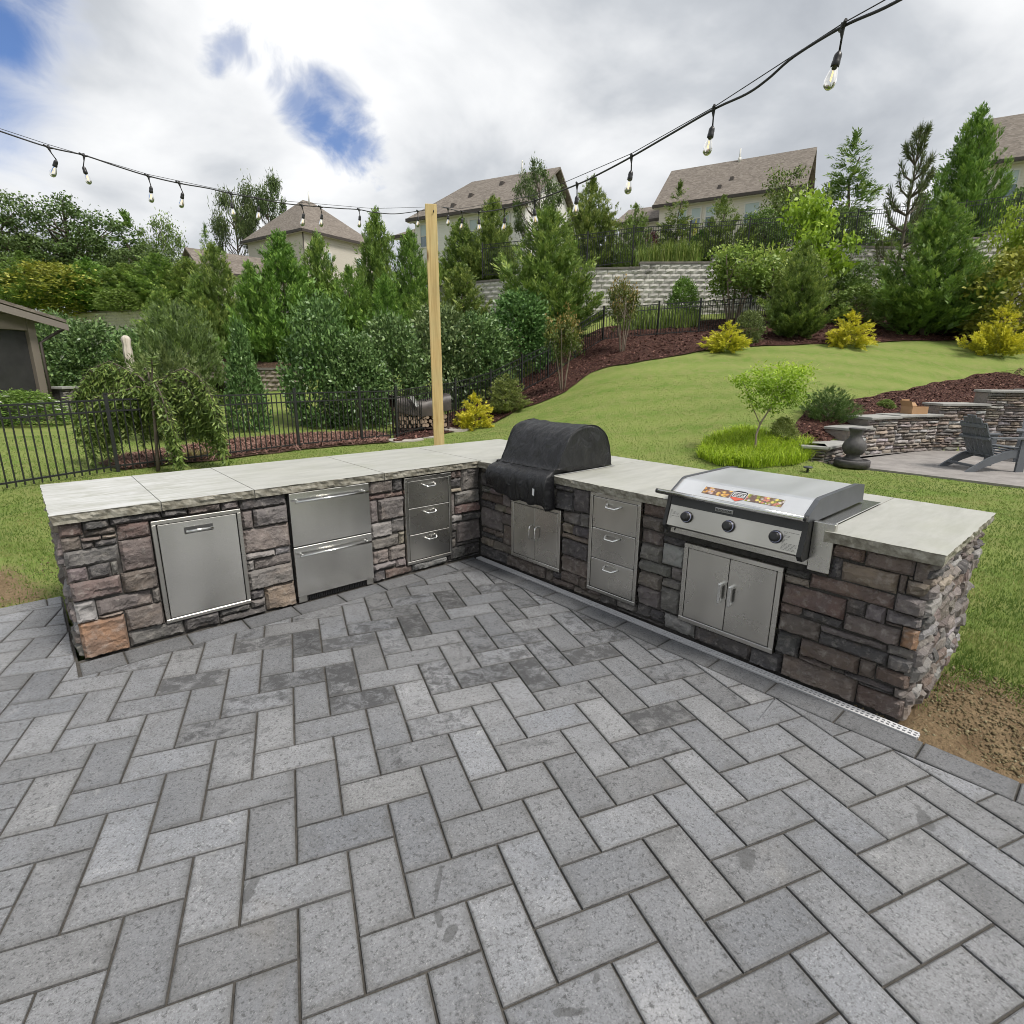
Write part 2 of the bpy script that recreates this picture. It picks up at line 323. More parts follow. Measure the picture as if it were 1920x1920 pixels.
# ------------------------------------------------------------------ terrain
def gz(px, py, z=0.):
    d = RC.T@np.array([(px-960)/FPX, (py-960)/FPX, 1.]); return CAM+d*(z-CAM[2])/d[2]
CP = [(-14, -12, 0), (-14, 0, 0), (-9, 6, 0), (-5, 3, 0), (-5, 8, 0), (-2, 7, 0), (0, 5, 0), (1.4, 7.9, 0), (3, 8.2, 0), (-2, 2.5, 0), (1.5, 2, 0), (2, -1, 0), (2, -5, 0), (4, 3.2, 0), (5, -3, 0), (6, .5, .0),
      (4, -10, 0), (8.1, -.3, 0), (7.9, -2.8, 0), (7.6, -6, 0), (9.4, -1.6, 0), (11, -3, 0), (12, -5.5, 0), (12.5, -9, 0), (-8, 12, .05), (-12, 16, .1), (-3, 12, .1), (18, -8, 1.2)]
for px, py, d in [(740, 822, 14.6), (855, 786, 16.5), (920, 768, 17.4), (978, 735, 18.3), (1027, 712, 18.8), (1130, 638, 20.5), (1232, 632, 20.5), (1309, 628, 20.5), (1400, 616, 21.5), (1535, 604, 22.5), (1771, 587, 23.5), (1920, 570, 24),
                  (900, 802, 15.5), (960, 770, 16.3), (1060, 735, 16.6), (1180, 685, 17.3), (1320, 661, 17.8), (1500, 648, 18.2), (1700, 641, 18.8), (1900, 640, 19), (1100, 782, 13.5), (1100, 738, 15.6), (1300, 832, 11), (1300, 768, 13), (1310, 714, 15.2),
                  (1420, 845, 10.2), (1500, 818, 10.8), (1560, 800, 11.3), (1640, 772, 12.2), (1760, 752, 13.6), (1890, 742, 14.8), (1600, 745, 13.3), (1700, 706, 15.3), (1900, 690, 16.5), (1500, 745, 12.8),
                  (0, 803, 17.5), (120, 785, 18), (250, 790, 16), (430, 737, 22), (540, 735, 21), (300, 860, 10), (800, 660, 26), (1000, 620, 25), (1100, 602, 24), (1300, 598, 23.6), (1560, 570, 24.6), (1900, 520, 25.5), (600, 690, 28), (250, 700, 30), (50, 690, 34)]:
    CP.append(tuple(at(px, py, d)))
for px, py, d in [(60, 592, 42), (180, 586, 39.5), (310, 580, 37), (450, 568, 34.5), (600, 555, 32), (750, 541, 30)]:
    for k in (0, 5): p = at(px, py, d+k); CP.append((p[0], p[1], at(px, py, d)[2]-2.9))
CP = np.array(CP, float)
def _phi(r): return np.where(r > 1e-9, r*r*np.log(np.maximum(r, 1e-9)), 0.)
_n = len(CP); _A = np.zeros((_n+3, _n+3)); _A[:_n, :_n] = _phi(np.hypot(CP[:, None, 0]-CP[None, :, 0], CP[:, None, 1]-CP[None, :, 1]))+np.eye(_n)*.4
_A[:_n, _n:] = np.c_[np.ones(_n), CP[:, :2]]; _A[_n:, :_n] = _A[:_n, _n:].T
_W = np.linalg.solve(_A, np.r_[CP[:, 2], 0, 0, 0])
def sstep(a, b, x): t = np.clip((x-a)/(b-a), 0, 1); return t*t*(3-2*t)
def rectd(x, y, x0, y0, x1, y1): return np.hypot(np.maximum(np.maximum(x0-x, x-x1), 0), np.maximum(np.maximum(y0-y, y-y1), 0))
def terr(x, y):
    x = np.atleast_1d(np.asarray(x, float)); y = np.atleast_1d(np.asarray(y, float))
    xc = np.clip(x, -22, 30); yc = np.clip(y, -14, 34)
    r = np.hypot(xc[:, None]-CP[None, :, 0], yc[:, None]-CP[None, :, 1])
    z = _phi(r)@_W[:_n]+_W[_n]+xc*_W[_n+1]+yc*_W[_n+2]
    z = np.clip(z, -.015, 6.)
    z = z*sstep(0, 3.2, rectd(x, y, -14, -14, 1.6, 1.6))
    z = z*sstep(0., .9, rectd(x, y, 7.4, -9, 12.2, -3.2)*1.)
    far = sstep(26, 45, np.hypot(x-4, y-6)); z = z*(1-far)+3.*far
    return z-.012
def gt(px, py, dmin=4., dmax=60.):      # where the pixel's ray meets the ground
    ds = np.arange(dmin, dmax, .1); d = RC.T@np.array([(px-960)/FPX, (py-960)/FPX, 1.]); P = CAM+ds[:, None]*d
    h = P[:, 2]-terr(P[:, 0], P[:, 1]); k = np.argmax(h < 0)
    if h[k] >= 0: return P[-1]
    p = P[k]; return np.array([p[0], p[1], terr(p[0], p[1])[0]])
def sdf(poly, x, y):                    # signed distance, positive inside
    poly = np.asarray(poly)[:, :2]; d = np.full(len(x), 1e9); ins = np.zeros(len(x), bool)
    for a, b in zip(poly, np.roll(poly, -1, 0)):
        e = b-a; w = np.stack([x-a[0], y-a[1]], 1); t = np.clip((w@e)/max(e@e, 1e-9), 0, 1)
        d = np.minimum(d, np.hypot(w[:, 0]-t*e[0], w[:, 1]-t*e[1]))
        c = ((a[1] > y) != (b[1] > y)); ins ^= c & (x < (b[0]-a[0])*(y-a[1])/np.where(b[1] == a[1], 1e-9, b[1]-a[1])+a[0])
    return np.where(ins, d, -d)
PATIO = [(-9, 1.26), (-2.93, 1.26), (-2.93, .2), (.3, .2), (-.04, -.1), (-.04, -3.33), (-.085, -3.34), (-.085, -9), (-9, -9)]
BED1 = [gt(*p) for p in [(735, 832), (800, 822), (850, 811), (890, 803), (930, 794), (975, 769), (1025, 752), (1060, 736), (1085, 716), (1105, 701), (1140, 690), (1180, 684), (1240, 675), (1320, 660), (1400, 652), (1500, 648), (1600, 645), (1720, 641), (1920, 640), (2100, 641)]] + \
       [at(*p) for p in [(2150, 560, 27), (1920, 560, 26), (1535, 600, 24.5), (1309, 622, 23.2), (1130, 630, 22.4), (1027, 704, 20.2), (920, 762, 18.8), (855, 782, 17.6), (740, 815, 15.8)]]
PITW = [gz(*p) for p in [(1511, 869), (1544, 871), (1585, 859), (1618, 853), (1671, 849), (1747, 845), (1831, 845), (1905, 847), (2000, 850)]]
BED2 = [gt(*p) for p in [(1448, 850), (1478, 822), (1492, 790), (1520, 768), (1570, 757), (1620, 748), (1660, 741), (1700, 733), (1760, 719), (1830, 705), (1920, 691), (2100, 684)]] + [(17.5, -5.5, 0)] + [(p[0]+.3, p[1]+.25, 0) for p in PITW[::-1]]
BED3 = [gt(*p) for p in [(190, 872), (228, 858), (300, 846), (390, 834), (430, 828), (560, 816), (700, 812), (735, 818), (730, 832), (640, 838), (560, 846), (420, 864), (300, 876), (225, 886)]]
FIREPAD = [(8.02, .15), (8.0, -2.8), (7.7, -5), (7.2, -9), (16, -9), (16, -5)] + [(p[0]+.05, p[1]+.05) for p in PITW[::-1]]
def gridmesh(xs, ys):
    X, Y = np.meshgrid(xs, ys); x, y = X.ravel(), Y.ravel(); nx = len(xs); ny = len(ys)
    i = np.arange((nx-1)*(ny-1)); a = (i//(nx-1))*nx+i % (nx-1)
    return x, y, np.stack([a, a+1, a+1+nx, a+nx], 1)
def nz(x, y, f, o=0.): return np.array([mnoise.noise((a*f+o, b*f, o)) for a, b in zip(x, y)])
def axis(*segs): return np.unique(np.concatenate([np.arange(a, b, s) for a, b, s in segs]).round(4))
XS = axis((-420, -30, 30), (-30, -10, 1.2), (-10, -4.2, .3), (-4.2, 4.2, .1), (4.2, 17, .2), (17, 32, .8), (32, 420, 30))
YS = axis((-420, -14, 30), (-14, -5, .6), (-5, 2.4, .1), (2.4, 20, .2), (20, 36, .8), (36, 420, 30))
gx, gy, gF = gridmesh(XS, YS)
gzv = terr(gx, gy)
inpatio = sdf(PATIO, gx, gy); inpit = sdf(FIREPAD, gx, gy)
near = np.hypot(gx, gy) < 12
rough = np.zeros(len(gx)); rough[near] = nz(gx[near], gy[near], 2.2)*.012+nz(gx[near], gy[near], 9.)*.005
gzv = gzv+rough*(np.abs(gzv) < 1)
gzv = np.where(inpatio > .03, -.075, gzv); gzv = np.where(inpit > -.05, np.minimum(gzv, -.006), gzv)
gzv = np.where((gx > -2.96) & (gx < 1.0) & (gy > -.4) & (gy < .95), -.1, gzv); gzv = np.where((gx > -.35) & (gx < 1.0) & (gy > -3.25) & (gy < .5), -.1, gzv)
E1 = [tuple(gz(*p)[:2]) for p in ((1690, 1375), (1752, 1318), (1800, 1290), (1860, 1300), (1930, 1345), (2050, 1440), (2050, 1640), (1722, 1388))]
E2 = [(-3.0, 1.3), (-3.2, 2.3), (-4.4, 2.2), (-5, 1.28)]
soil = np.maximum(sstep(-.55, .12, sdf(E1, gx, gy)), sstep(-.5, .3, sdf(E2, gx, gy))*.85)
def lawn_mat():
    m, nt, b = newmat('lawn'); v = coords(nt, 'World'); s = nd(nt, 'ShaderNodeAttribute', attribute_name='soil').outputs['Fac']
    n1 = noise_(nt, v, .55, 5., .6, .4); n2 = noise_(nt, v, 3.4, 7., .66, .8); n3 = noise_(nt, v, 45., 4., .7)
    c = mixc(nt, ramp(nt, n1, [(.3, 0.), (.7, 1.)]), (.138, .215, .040), (.182, .248, .058))
    c = mixc(nt, ramp(nt, n2, [(.42, 0.), (.66, .8)]), c, (.26, .25, .10))
    c = mixc(nt, ramp(nt, n3, [(.35, 0.), (.75, .35)]), c, (.10, .16, .026))
    bz = nd(nt, 'ShaderNodeSeparateXYZ', {0: v}); bw = math_(nt, 'SINE', math_(nt, 'ADD', math_(nt, 'MULTIPLY', math_(nt, 'ADD', math_(nt, 'MULTIPLY', bz.outputs[0], .80), math_(nt, 'MULTIPLY', bz.outputs[1], .60)), 5.2), math_(nt, 'MULTIPLY', n1, 5.)))
    c = mixc(nt, nd(nt, 'ShaderNodeMapRange', {'Value': bw, 'From Min': -1., 'From Max': 1., 'To Min': 0., 'To Max': .42}).outputs[0], c, (.26, .29, .09))
    so_ = mixc(nt, ramp(nt, n2, [(.35, 0.), (.65, 1.)]), (.165, .110, .062), (.29, .215, .125))
    so_ = mixc(nt, ramp(nt, n3, [(.4, 0.), (.7, .6)]), so_, (.085, .055, .032))
    k = math_(nt, 'ADD', s, math_(nt, 'MULTIPLY', math_(nt, 'SUBTRACT', n2, .5), .9))
    c = mixc(nt, nd(nt, 'ShaderNodeMapRange', {'Value': k, 'From Min': .42, 'From Max': .72}).outputs[0], c, so_)
    nt.links.new(c, b.inputs['Base Color']); b.inputs['Roughness'].default_value = .9; b.inputs['Specular IOR Level'].default_value = .15
    nt.links.new(bump_(nt, n3, .9, .03, bump_(nt, n2, .4, .05)), b.inputs['Normal'])
    return m
LAWN = lawn_mat()
tag(link('lawn', npmesh('lawn', np.stack([gx, gy, gzv], 1), gF, LAWN, {'soil': soil}, True)), 'mown green lawn sloping up behind the stone kitchen', kind='structure')
def clipsheet(name, poly, mat, lift, xs, ys, label, wob=.12, kind='structure'):
    x, y, F = gridmesh(xs, ys); s = sdf(poly, x, y)+nz(x, y, 1.3, 3.)*wob
    z = terr(x, y)+lift+nz(x, y, 2.5, 9.)*.03+np.clip(s, 0, .25)*.12
    V = []; Fs = []; idx = {}
    def vert(k, p):
        if k not in idx: idx[k] = len(V); V.append(p)
        return idx[k]
    for q in F[(s[F] > 0).any(1)]:
        out = []
        for a, b in zip(q, np.roll(q, -1)):
            if s[a] > 0: out.append(vert(int(a), (x[a], y[a], z[a])))
            if (s[a] > 0) != (s[b] > 0):
                t = s[a]/(s[a]-s[b]); key = (min(int(a), int(b)), max(int(a), int(b)))
                out.append(vert(key, (x[a]+(x[b]-x[a])*t, y[a]+(y[b]-y[a])*t, z[a]+(z[b]-z[a])*t)))
        if len(out) > 2: Fs.append(out)
    me = bpy.data.meshes.new(name); me.from_pydata(V, [], Fs); me.polygons.foreach_set('use_smooth', [True]*len(Fs)); me.materials.append(mat)
    return tag(link(name, me), label, kind=kind)
def chips_mat(name, a, b_, c_, sc_=24.):
    m, nt, b = newmat(name); v = coords(nt, 'World')
    vo = nd(nt, 'ShaderNodeTexVoronoi', {'Vector': nd(nt, 'ShaderNodeVectorMath', {0: v, 1: nd(nt, 'ShaderNodeVectorMath', {0: nd(nt, 'ShaderNodeTexNoise', {'Vector': v, 'Scale': 9.}).outputs[1], 1: (.12, .12, .12)}, operation='MULTIPLY').outputs[0]}, operation='ADD').outputs[0], 'Scale': sc_})
    g = nd(nt, 'ShaderNodeSeparateColor', {0: vo.outputs['Color']})
    c = ramp(nt, g.outputs[0], [(0., a), (.55, b_), (1., c_)])
    c = mixc(nt, ramp(nt, vo.outputs['Distance'], [(.3, 0.), (.8, .7)]), c, tuple(x*.3 for x in a))
    nt.links.new(c, b.inputs['Base Color']); b.inputs['Roughness'].default_value = .9; b.inputs['Specular IOR Level'].default_value = .15
    nt.links.new(bump_(nt, vo.outputs['Distance'], 1., .04), b.inputs['Normal']); return m
MULCH = chips_mat('dark_mulch', (.040, .017, .013), (.078, .032, .025), (.17, .095, .07))
STRAW = chips_mat('pine_straw', (.085, .052, .034), (.15, .092, .06), (.23, .165, .115), 60.)
clipsheet('mulch_bed', BED1, MULCH, .03, np.arange(-1, 34, .22), np.arange(-10, 28, .22), 'dark red mulch bed curving up along the black fence')
clipsheet('mulch_bed', BED2, MULCH, .03, np.arange(7, 19, .16), np.arange(-7, 7, .16), 'dark red mulch bed above the stacked stone seat wall')
clipsheet('pine_straw_bed', BED3, STRAW, .02, np.arange(-6, 6, .2), np.arange(5, 14, .2), 'rusty pine straw strip along the foot of the near fence')
# loose mulch chips standing proud of the two beds
def chips(n, poly, mat, label, size, name='mulch_chips'):
    p = np.asarray(poly)[:, :2]; lo, hi = p.min(0), p.max(0); q = rng.uniform(lo, hi, (n*3, 2)); q = q[sdf(p, q[:, 0], q[:, 1]) > .08][:n]
    z = terr(q[:, 0], q[:, 1])+.06; m = len(q); a = rng.uniform(0, 6.28, m); L = rng.uniform(.5, 1.4, m)*size; w = L*rng.uniform(.2, .45, m)*(.3 if 'needle' in name else 1); t = rng.uniform(-.5, .7, m)
    d = np.stack([np.cos(a), np.sin(a), t], 1)*L[:, None]; s_ = np.stack([-np.sin(a), np.cos(a), rng.uniform(-.4, .4, m)], 1)*w[:, None]; c = np.c_[q, z]
    V = np.stack([c-d-s_, c+d-s_*.7, c+d*.9+s_, c-d+s_*.8], 1).reshape(-1, 3); F = np.arange(4*m).reshape(-1, 4)
    tag(link(name, npmesh(name, V, F, mat, {'tint': np.repeat(rng.rand(m), 4)})), label, 'mulch', kind='stuff')
CHIP = leaf_mat('mulch_chip', (.035, .014, .011), (.085, .036, .028), (.27, .16, .11), trans=0., rough=.85)
chips(16000, BED1, CHIP, 'loose dark wood chips lying on the mulch along the fence', .05)
chips(9000, BED2, CHIP, 'loose dark wood chips lying on the mulch above the seat wall', .038)
chips(14000, BED3, leaf_mat('straw_needle', (.10, .062, .04), (.18, .115, .075), (.29, .21, .145), trans=0., rough=.9), 'loose pine needles on the straw bed by the near fence', .07, 'pine_needles')
# ------------------------------------------------------------------ patio
def stain(px, py, rx, ry, a): p = gz(px, py); return (p[0], p[1], rx, ry, a)
STAINS = [stain(843, 1752, .035, .018, .4), stain(822, 1722, .012, .035, -.4), stain(822, 1655, .010, .075, -.75), stain(1118, 1835, .018, .010, .3), stain(1065, 1898, .012, .05, .9), stain(1735, 1537, .075, .028, .5), stain(470, 1665, .02, .06, -.7), stain(1400, 1610, .05, .03, .3)]
PAVER = paver_mat()
U = .166; TH = -.347941; ORG = np.array([-2.24014, -2.42905])
def k2w(i, j): return ORG+U*np.array([i*math.cos(TH)-(-j)*math.sin(TH), i*math.sin(TH)+(-j)*math.cos(TH)])
def clip(poly, n, d):                   # keep n.p <= d
    out = []
    for a, b in zip(poly, poly[1:]+poly[:1]):
        da = n[0]*a[0]+n[1]*a[1]-d; db = n[0]*b[0]+n[1]*b[1]-d
        if da <= 0: out.append(a)
        if (da <= 0) != (db <= 0): t = da/(da-db); out.append((a[0]+(b[0]-a[0])*t, a[1]+(b[1]-a[1])*t))
    return out
def parea(p): return .5*sum(a[0]*b[1]-b[0]*a[1] for a, b in zip(p, p[1:]+p[:1]))
def inset(poly, g):
    n = len(poly); out = []
    for i in range(n):
        p0, p1, p2 = Vector(poly[i-1]), Vector(poly[i]), Vector(poly[(i+1) % n])
        e1 = (p1-p0).normalized(); e2 = (p2-p1).normalized(); n1 = Vector((-e1.y, e1.x)); n2 = Vector((-e2.y, e2.x))
        k = 1+n1.dot(n2); q = p1+(n1+n2)*(g/max(k, .25)); out.append((q.x, q.y))
    return out
XR, YL, XB, YB = -.255, -.215, -2.94, 1.09     # inner lines of the border courses
pieces = []
for k in range(-26, 14):
    for m_ in range(-9, 9):
        for (i0, j0, i1, j1) in ((-k+4*m_, k, -k+4*m_+2, k+1), (2-k+4*m_, k, 3-k+4*m_, k+2)):
            c = k2w((i0+i1)/2, (j0+j1)/2)
            if not (-8 < c[0] < .4 and -8 < c[1] < 1.6): continue
            q = [tuple(k2w(*a)) for a in ((i0, j0), (i0, j1), (i1, j1), (i1, j0))]
            xs_ = [a[0] for a in q]; ys_ = [a[1] for a in q]; full = True
            if max(ys_) <= YL:
                if max(xs_) > XR: q = clip(q, (1, 0), XR); full = False
            elif max(xs_) <= XB:
                if max(ys_) > YB: q = clip(q, (0, 1), YB); full = False
            else:
                full = False
                q2 = clip(clip(clip(q, (1, 0), XB), (0, 1), YB), (0, -1), -YL)
                if len(q2) > 2 and abs(parea(q2)) > .0008: pieces.append((q2, False, 0))
                q = clip(clip(q, (0, 1), YL), (1, 0), XR)
            if len(q) > 2 and abs(parea(q)) > .0008: pieces.append((q, full, 0))
def course(x0, y0, x1, y1, w, n0=0.):   # a row of border pavers
    L = math.hypot(x1-x0, y1-y0); d = Vector((x1-x0, y1-y0))/L; nrm = Vector((-d.y, d.x))*w; s0 = -n0
    while s0 < L-.02:
        a, b = max(s0, 0), min(s0+2*U, L); p = Vector((x0, y0))
        pieces.append(([tuple(p+d*a), tuple(p+d*b), tuple(p+d*b+nrm), tuple(p+d*a+nrm)], False, 1)); s0 += 2*U
course(-2.93, YL, XR, YL, YL*-1-.03, .12); course(XR+.16, -8, XR+.16, -.035, .16, .05)
course(-8, YB, -2.935, YB, .165, .0)
patio = empty('patio', 'grey concrete paver patio laid in herringbone with a border course', None, kind='structure')
def pavermesh(q):
    if parea(q) < 0: q = q[::-1]
    a = inset(q, .0042); b = inset(q, .0085); n = len(q); mb = MB()
    mb.add([(*p, -.055) for p in a]+[(*p, -.0035) for p in a]+[(*p, 0) for p in b],
           [tuple(range(2*n, 3*n))]+[(i, (i+1) % n, n+(i+1) % n, n+i) for i in range(n)]+[(n+i, n+(i+1) % n, 2*n+(i+1) % n, 2*n+i) for i in range(n)])
    return mb
seen = []; rest = MB()
for q, full, bd_ in pieces:
    c = np.mean(np.array(q), 0); pr = proj(np.c_[np.array(q), np.zeros(len(q))]); pc = proj([[c[0], c[1], 0]])[0]
    ok = pc[2] > .3 and -25 < pc[0] < 1945 and pc[1] < 1950 and (pr[:, 2] > .15).all()
    # hidden behind the kitchen?
    if ok and (c[0] > -2.93 and c[1] > .0): ok = False
    seen.append((abs(parea([tuple(p[:2]) for p in pr])) if ok else -1, q, full, bd_))
seen.sort(key=lambda t: -t[0]); wholes = {}
for idx_, (ar, q, full, bd_) in enumerate(seen):
    c = np.mean(np.array(q), 0); dist = max(0, min(-c[1], 2.2)) if c[0] > -3 else 2.
    if ar > 0 and idx_ < 300:
        ra = 0. if bd_ else TH; ca, sa = math.cos(ra), math.sin(ra)      # mesh axes follow the paver's own edges
        lo = [((a[0]-c[0])*ca+(a[1]-c[1])*sa, -(a[0]-c[0])*sa+(a[1]-c[1])*ca) for a in q]
        if full:
            key = round(abs(lo[0][0]), 3)
            if key not in wholes: wholes[key] = pavermesh(lo).mesh('paver', PAVER)
            me = wholes[key]
        else: me = pavermesh(lo).mesh('cut_paver', PAVER)
        o = link('paver', me, patio, (c[0], c[1], rng.normal(0, .0007)), (rng.normal(0, .0035), rng.normal(0, .0035), ra+rng.normal(0, .004)))
        pcx, pcy, _ = proj([[c[0], c[1], 0]])[0]
        nearw = float(sstep(1560, 1300, pcy)*sstep(150, 400, pcx)*sstep(1450, 1100, pcx)) if not bd_ else 0
        mot = np.clip(rng.beta(1.3, 4.)*.7+nearw*rng.choice([.08, .32, .55, .78], p=[.26, .25, .26, .23]), 0, 1.)
        tone_ = rng.uniform(.84, 1.2)-.26*float(sstep(1330, 1090, pcy)*sstep(330, 560, pcx))  # tone drops towards the inner corner: damp pavers and painted corner shade
        if bd_: tone_ = rng.uniform(.62, .80) if c[1] < 1 else rng.uniform(.9, 1.1); mot = rng.uniform(.1, .4)
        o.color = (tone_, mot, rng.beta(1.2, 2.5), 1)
    else:
        b_ = pavermesh(q); rest.add(b_.v, b_.f)
o = rest.build('far_pavers', PAVER, patio); o.color = (.97, .25, .3, 1); o['kind'] = 'stuff'
SAND = [(-9, 1.26), (-2.93, 1.26), (-2.93, .02), (-.093, .02), (-.093, -9), (-9, -9)]
mb = MB(); mb.add([(p[0], p[1], -.010) for p in SAND], [tuple(range(len(SAND)))[::-1]]); mb.build('joint_sand', JOINT, patio)
print('pavers in view', sum(1 for s in seen if s[0] > 0))
# slot drain along the right wing
mb = MB(); n = 150
ALU = mk('drain_aluminium', (.62, .62, .63), rough=.5, metal=.15)
Y0, Y1 = -.06, -3.37
for a, b in ((-.090, -.080), (-.066, -.058), (-.045, -.036)): mb.box(a, Y1, -.02, b, Y0, .0025)
for i in range(n+1):
    y = Y0+(Y1-Y0)*i/n
    for a, b in ((-.080, -.066), (-.058, -.045)): mb.box(a, y-.0045, -.02, b, y+.0045, .0015)
dr = empty('channel_drain', 'narrow perforated aluminium drain grate along the foot of the right kitchen wing', 'drain', (-.06, -1.7, 0))
mb.v = [(v[0]+.06, v[1]+1.7, v[2]) for v in mb.v]; mb.build('grate', ALU, dr)
mb = MB(); mb.box(-.095+.06, Y1+1.7, -.05, -.034+.06, Y0+1.7, -.03); mb.build('trough', DARKGAP, dr)

# clods, pebbles and straw on the two bare patches
def clods(poly, n, label):
    p = np.asarray(poly)[:, :2]; q = rng.uniform(p.min(0)-.25, p.max(0)+.25, (n*3, 2)); s_ = sdf(p, q[:, 0], q[:, 1]); q = q[(s_ > -.3) & (sdf(PATIO, q[:, 0], q[:, 1]) < -.03) & ~((q[:, 0] > -2.9) & (q[:, 0] < 1.08) & (q[:, 1] > -3.31) & (q[:, 1] < 1.) & ((q[:, 0] > 0) | (q[:, 1] > 0)))][:n]
    m = len(q); r = np.minimum(.012, .0045*np.exp(rng.normal(0, .5, m))); c = np.c_[q, terr(q[:, 0], q[:, 1])+r*.2]
    O6 = np.array([(1, 0, 0), (-1, 0, 0), (0, 1, 0), (0, -1, 0), (0, 0, .8), (0, 0, -.6)]); V = (c[:, None]+O6[None]*r[:, None, None]*rng.uniform(.6, 1.3, (m, 6, 1))).reshape(-1, 3)
    F6 = np.array([(0, 2, 4), (2, 1, 4), (1, 3, 4), (3, 0, 4), (2, 0, 5), (1, 2, 5), (3, 1, 5), (0, 3, 5)]); F = (np.arange(m)[:, None, None]*6+F6[None]).reshape(-1, 3)
    tag(link('soil_clods', npmesh('soil_clods', V, F, leaf_mat('clod', (.11, .07, .04), (.20, .14, .085), (.38, .32, .24), trans=0., rough=.95), {'tint': np.repeat(rng.beta(2, 2.5, m), 6)})), label, 'soil', kind='stuff')
clods(E1, 3800, 'loose clods and grit on the bare soil by the end of the right wing'); clods(E2, 1800, 'loose clods and grit on the bare patch left of the kitchen')
# ------------------------------------------------------------------ stone kitchen
STL = '-2900,728,-2792,812r -2792,752,-2668,812d -2792,712,-2644,752d -2668,760,-2416,812d -2900,648,-2812,728b -2812,688,-2716,712t -2716,684,-2644,712t -2812,648,-2756,688d -2756,648,-2648,684d -2900,548,-2648,648g -2900,464,-2808,548p -2808,464,-2700,548d -2700,464,-2664,548g -2900,348,-2664,464b -2900,220,-2800,348l -2800,240,-2524,336g -2524,240,-2480,336g -2800,220,-2676,240t -2900,0,-2676,220o -2644,664,-2480,760r -2648,472,-2480,664b -2664,336,-2480,472b -2676,100,-2480,240b -2676,0,-2384,100g -2384,0,-2180,100d -2180,0,-1884,44d -1980,732,-1676,812d -1980,604,-1904,732g -1904,604,-1676,732g -1980,436,-1676,604p -1980,388,-1784,436l -1784,384,-1676,436l -1980,312,-1928,388l -1928,312,-1676,384g -1980,172,-1676,312g -1980,104,-1884,172d -1980,44,-1884,104g -1884,0,-1676,172y -1068,704,-860,812b -860,700,-768,812d -1068,660,-924,704r -924,660,-768,700r -1068,476,-992,660g -992,484,-768,660g -1068,356,-880,476l -880,368,-768,484g -1068,260,-824,356g -824,260,-768,368t -1068,144,-924,260p -924,144,-768,260p -1068,88,-864,144l -864,76,-768,144g -1068,0,-960,88d -960,0,-712,76r -712,0,-368,76l -320,736,-252,812r -252,736,-196,812r -320,648,-196,736d -196,612,0,812g -320,616,-196,648t -320,416,-268,616g -268,496,0,612g -268,416,0,496r -320,352,-196,416l -196,340,0,416d -320,272,-252,352g -320,204,-252,272d -252,156,0,340g -320,120,-260,204g -260,120,0,156d -320,16,-172,120d -172,16,0,120d -368,0,0,16d -368,16,-320,76d -2180,44,-1980,100d -2812,712,-2792,728b -2276,752,-2088,812b -2088,752,-1980,812g -2416,760,-2276,812d'
STR = '30,648,298,768d 174,592,350,648p 38,520,350,592r 350,520,466,684p 230,456,370,520t 370,452,466,520t 30,276,314,456g 314,352,466,452g 46,224,238,276b 238,224,326,276b 326,180,466,352b 30,180,310,224d 30,104,202,180t 202,104,466,180b 30,0,402,104d 402,0,846,104b 1134,628,1302,812d 946,616,1134,760d 1022,524,1198,616g 1198,524,1302,628g 1022,444,1130,524t 1130,444,1302,524d 1022,400,1302,444y 1022,268,1302,400d 1022,136,1302,268b 1022,52,1214,136b 1214,44,1302,136b 934,0,1162,52b 1162,0,1414,44b 1566,0,1950,16d 1734,720,1930,812r 1734,632,1898,720b 1734,540,1902,632b 1898,632,1930,720d 1902,572,2066,620d 1734,424,1902,540g 1902,432,2066,572l 1734,344,1974,424g 1974,344,2066,432g 1734,236,1918,344b 1918,284,2066,344g 1918,116,2066,284g 1734,100,1918,236g 1734,16,1850,100d 1850,16,1950,100d 1950,0,2174,108l 2174,0,2534,108d 2534,0,2710,108d 2662,580,2790,620d 2662,532,2790,580t 2870,736,3018,812r 3018,724,3222,812b 2870,620,2926,736d 2926,620,3170,724y 2790,544,3170,620r 3222,708,3290,812b 3170,632,3202,724b 3202,632,3290,708y 3170,540,3290,632g 2662,416,2974,532r 2974,460,3058,544d 3058,460,3146,544g 3146,480,3290,540g 2662,360,2774,416b 2774,360,2974,416d 2662,256,2874,360b 2974,372,3218,460b 3218,372,3290,480o 2874,320,3174,360g 2874,252,3186,320d 3174,320,3290,372g 3186,244,3290,320g 2662,128,2790,256d 2790,156,3074,252r 3074,156,3146,252b 3146,164,3290,244r 2710,0,3082,128b 3014,128,3234,156d 3234,112,3290,164p 3082,0,3290,112r 846,0,934,88b 1414,0,1566,80d 1566,16,1734,80g 1302,44,1414,80b 934,52,1022,120d 846,88,934,120b 1918,100,1950,116g 466,104,662,120d 662,104,846,120b 2662,108,2710,128d 3082,112,3234,128g 2790,128,2954,156b 2954,128,3014,156d 30,456,226,520d 3146,460,3218,480b 38,592,174,648g 466,616,642,676g 642,616,818,676d 818,616,946,692d 298,648,350,716d 466,676,642,740g 642,676,814,744b 350,684,466,764g 818,692,946,772g 3202,708,3222,724b 298,716,350,788d 466,740,638,812g 642,744,814,812d 946,760,1134,812d 350,764,466,812b 30,768,226,812b 226,768,298,812b 818,772,946,812g 298,788,350,812g'
SCOL = dict(g=(.152, .139, .131), d=(.066, .062, .062), b=(.134, .109, .094), r=(.124, .085, .072), o=(.28, .155, .092), p=(.205, .172, .163), l=(.27, .258, .25), t=(.245, .205, .168), y=(.19, .148, .115))
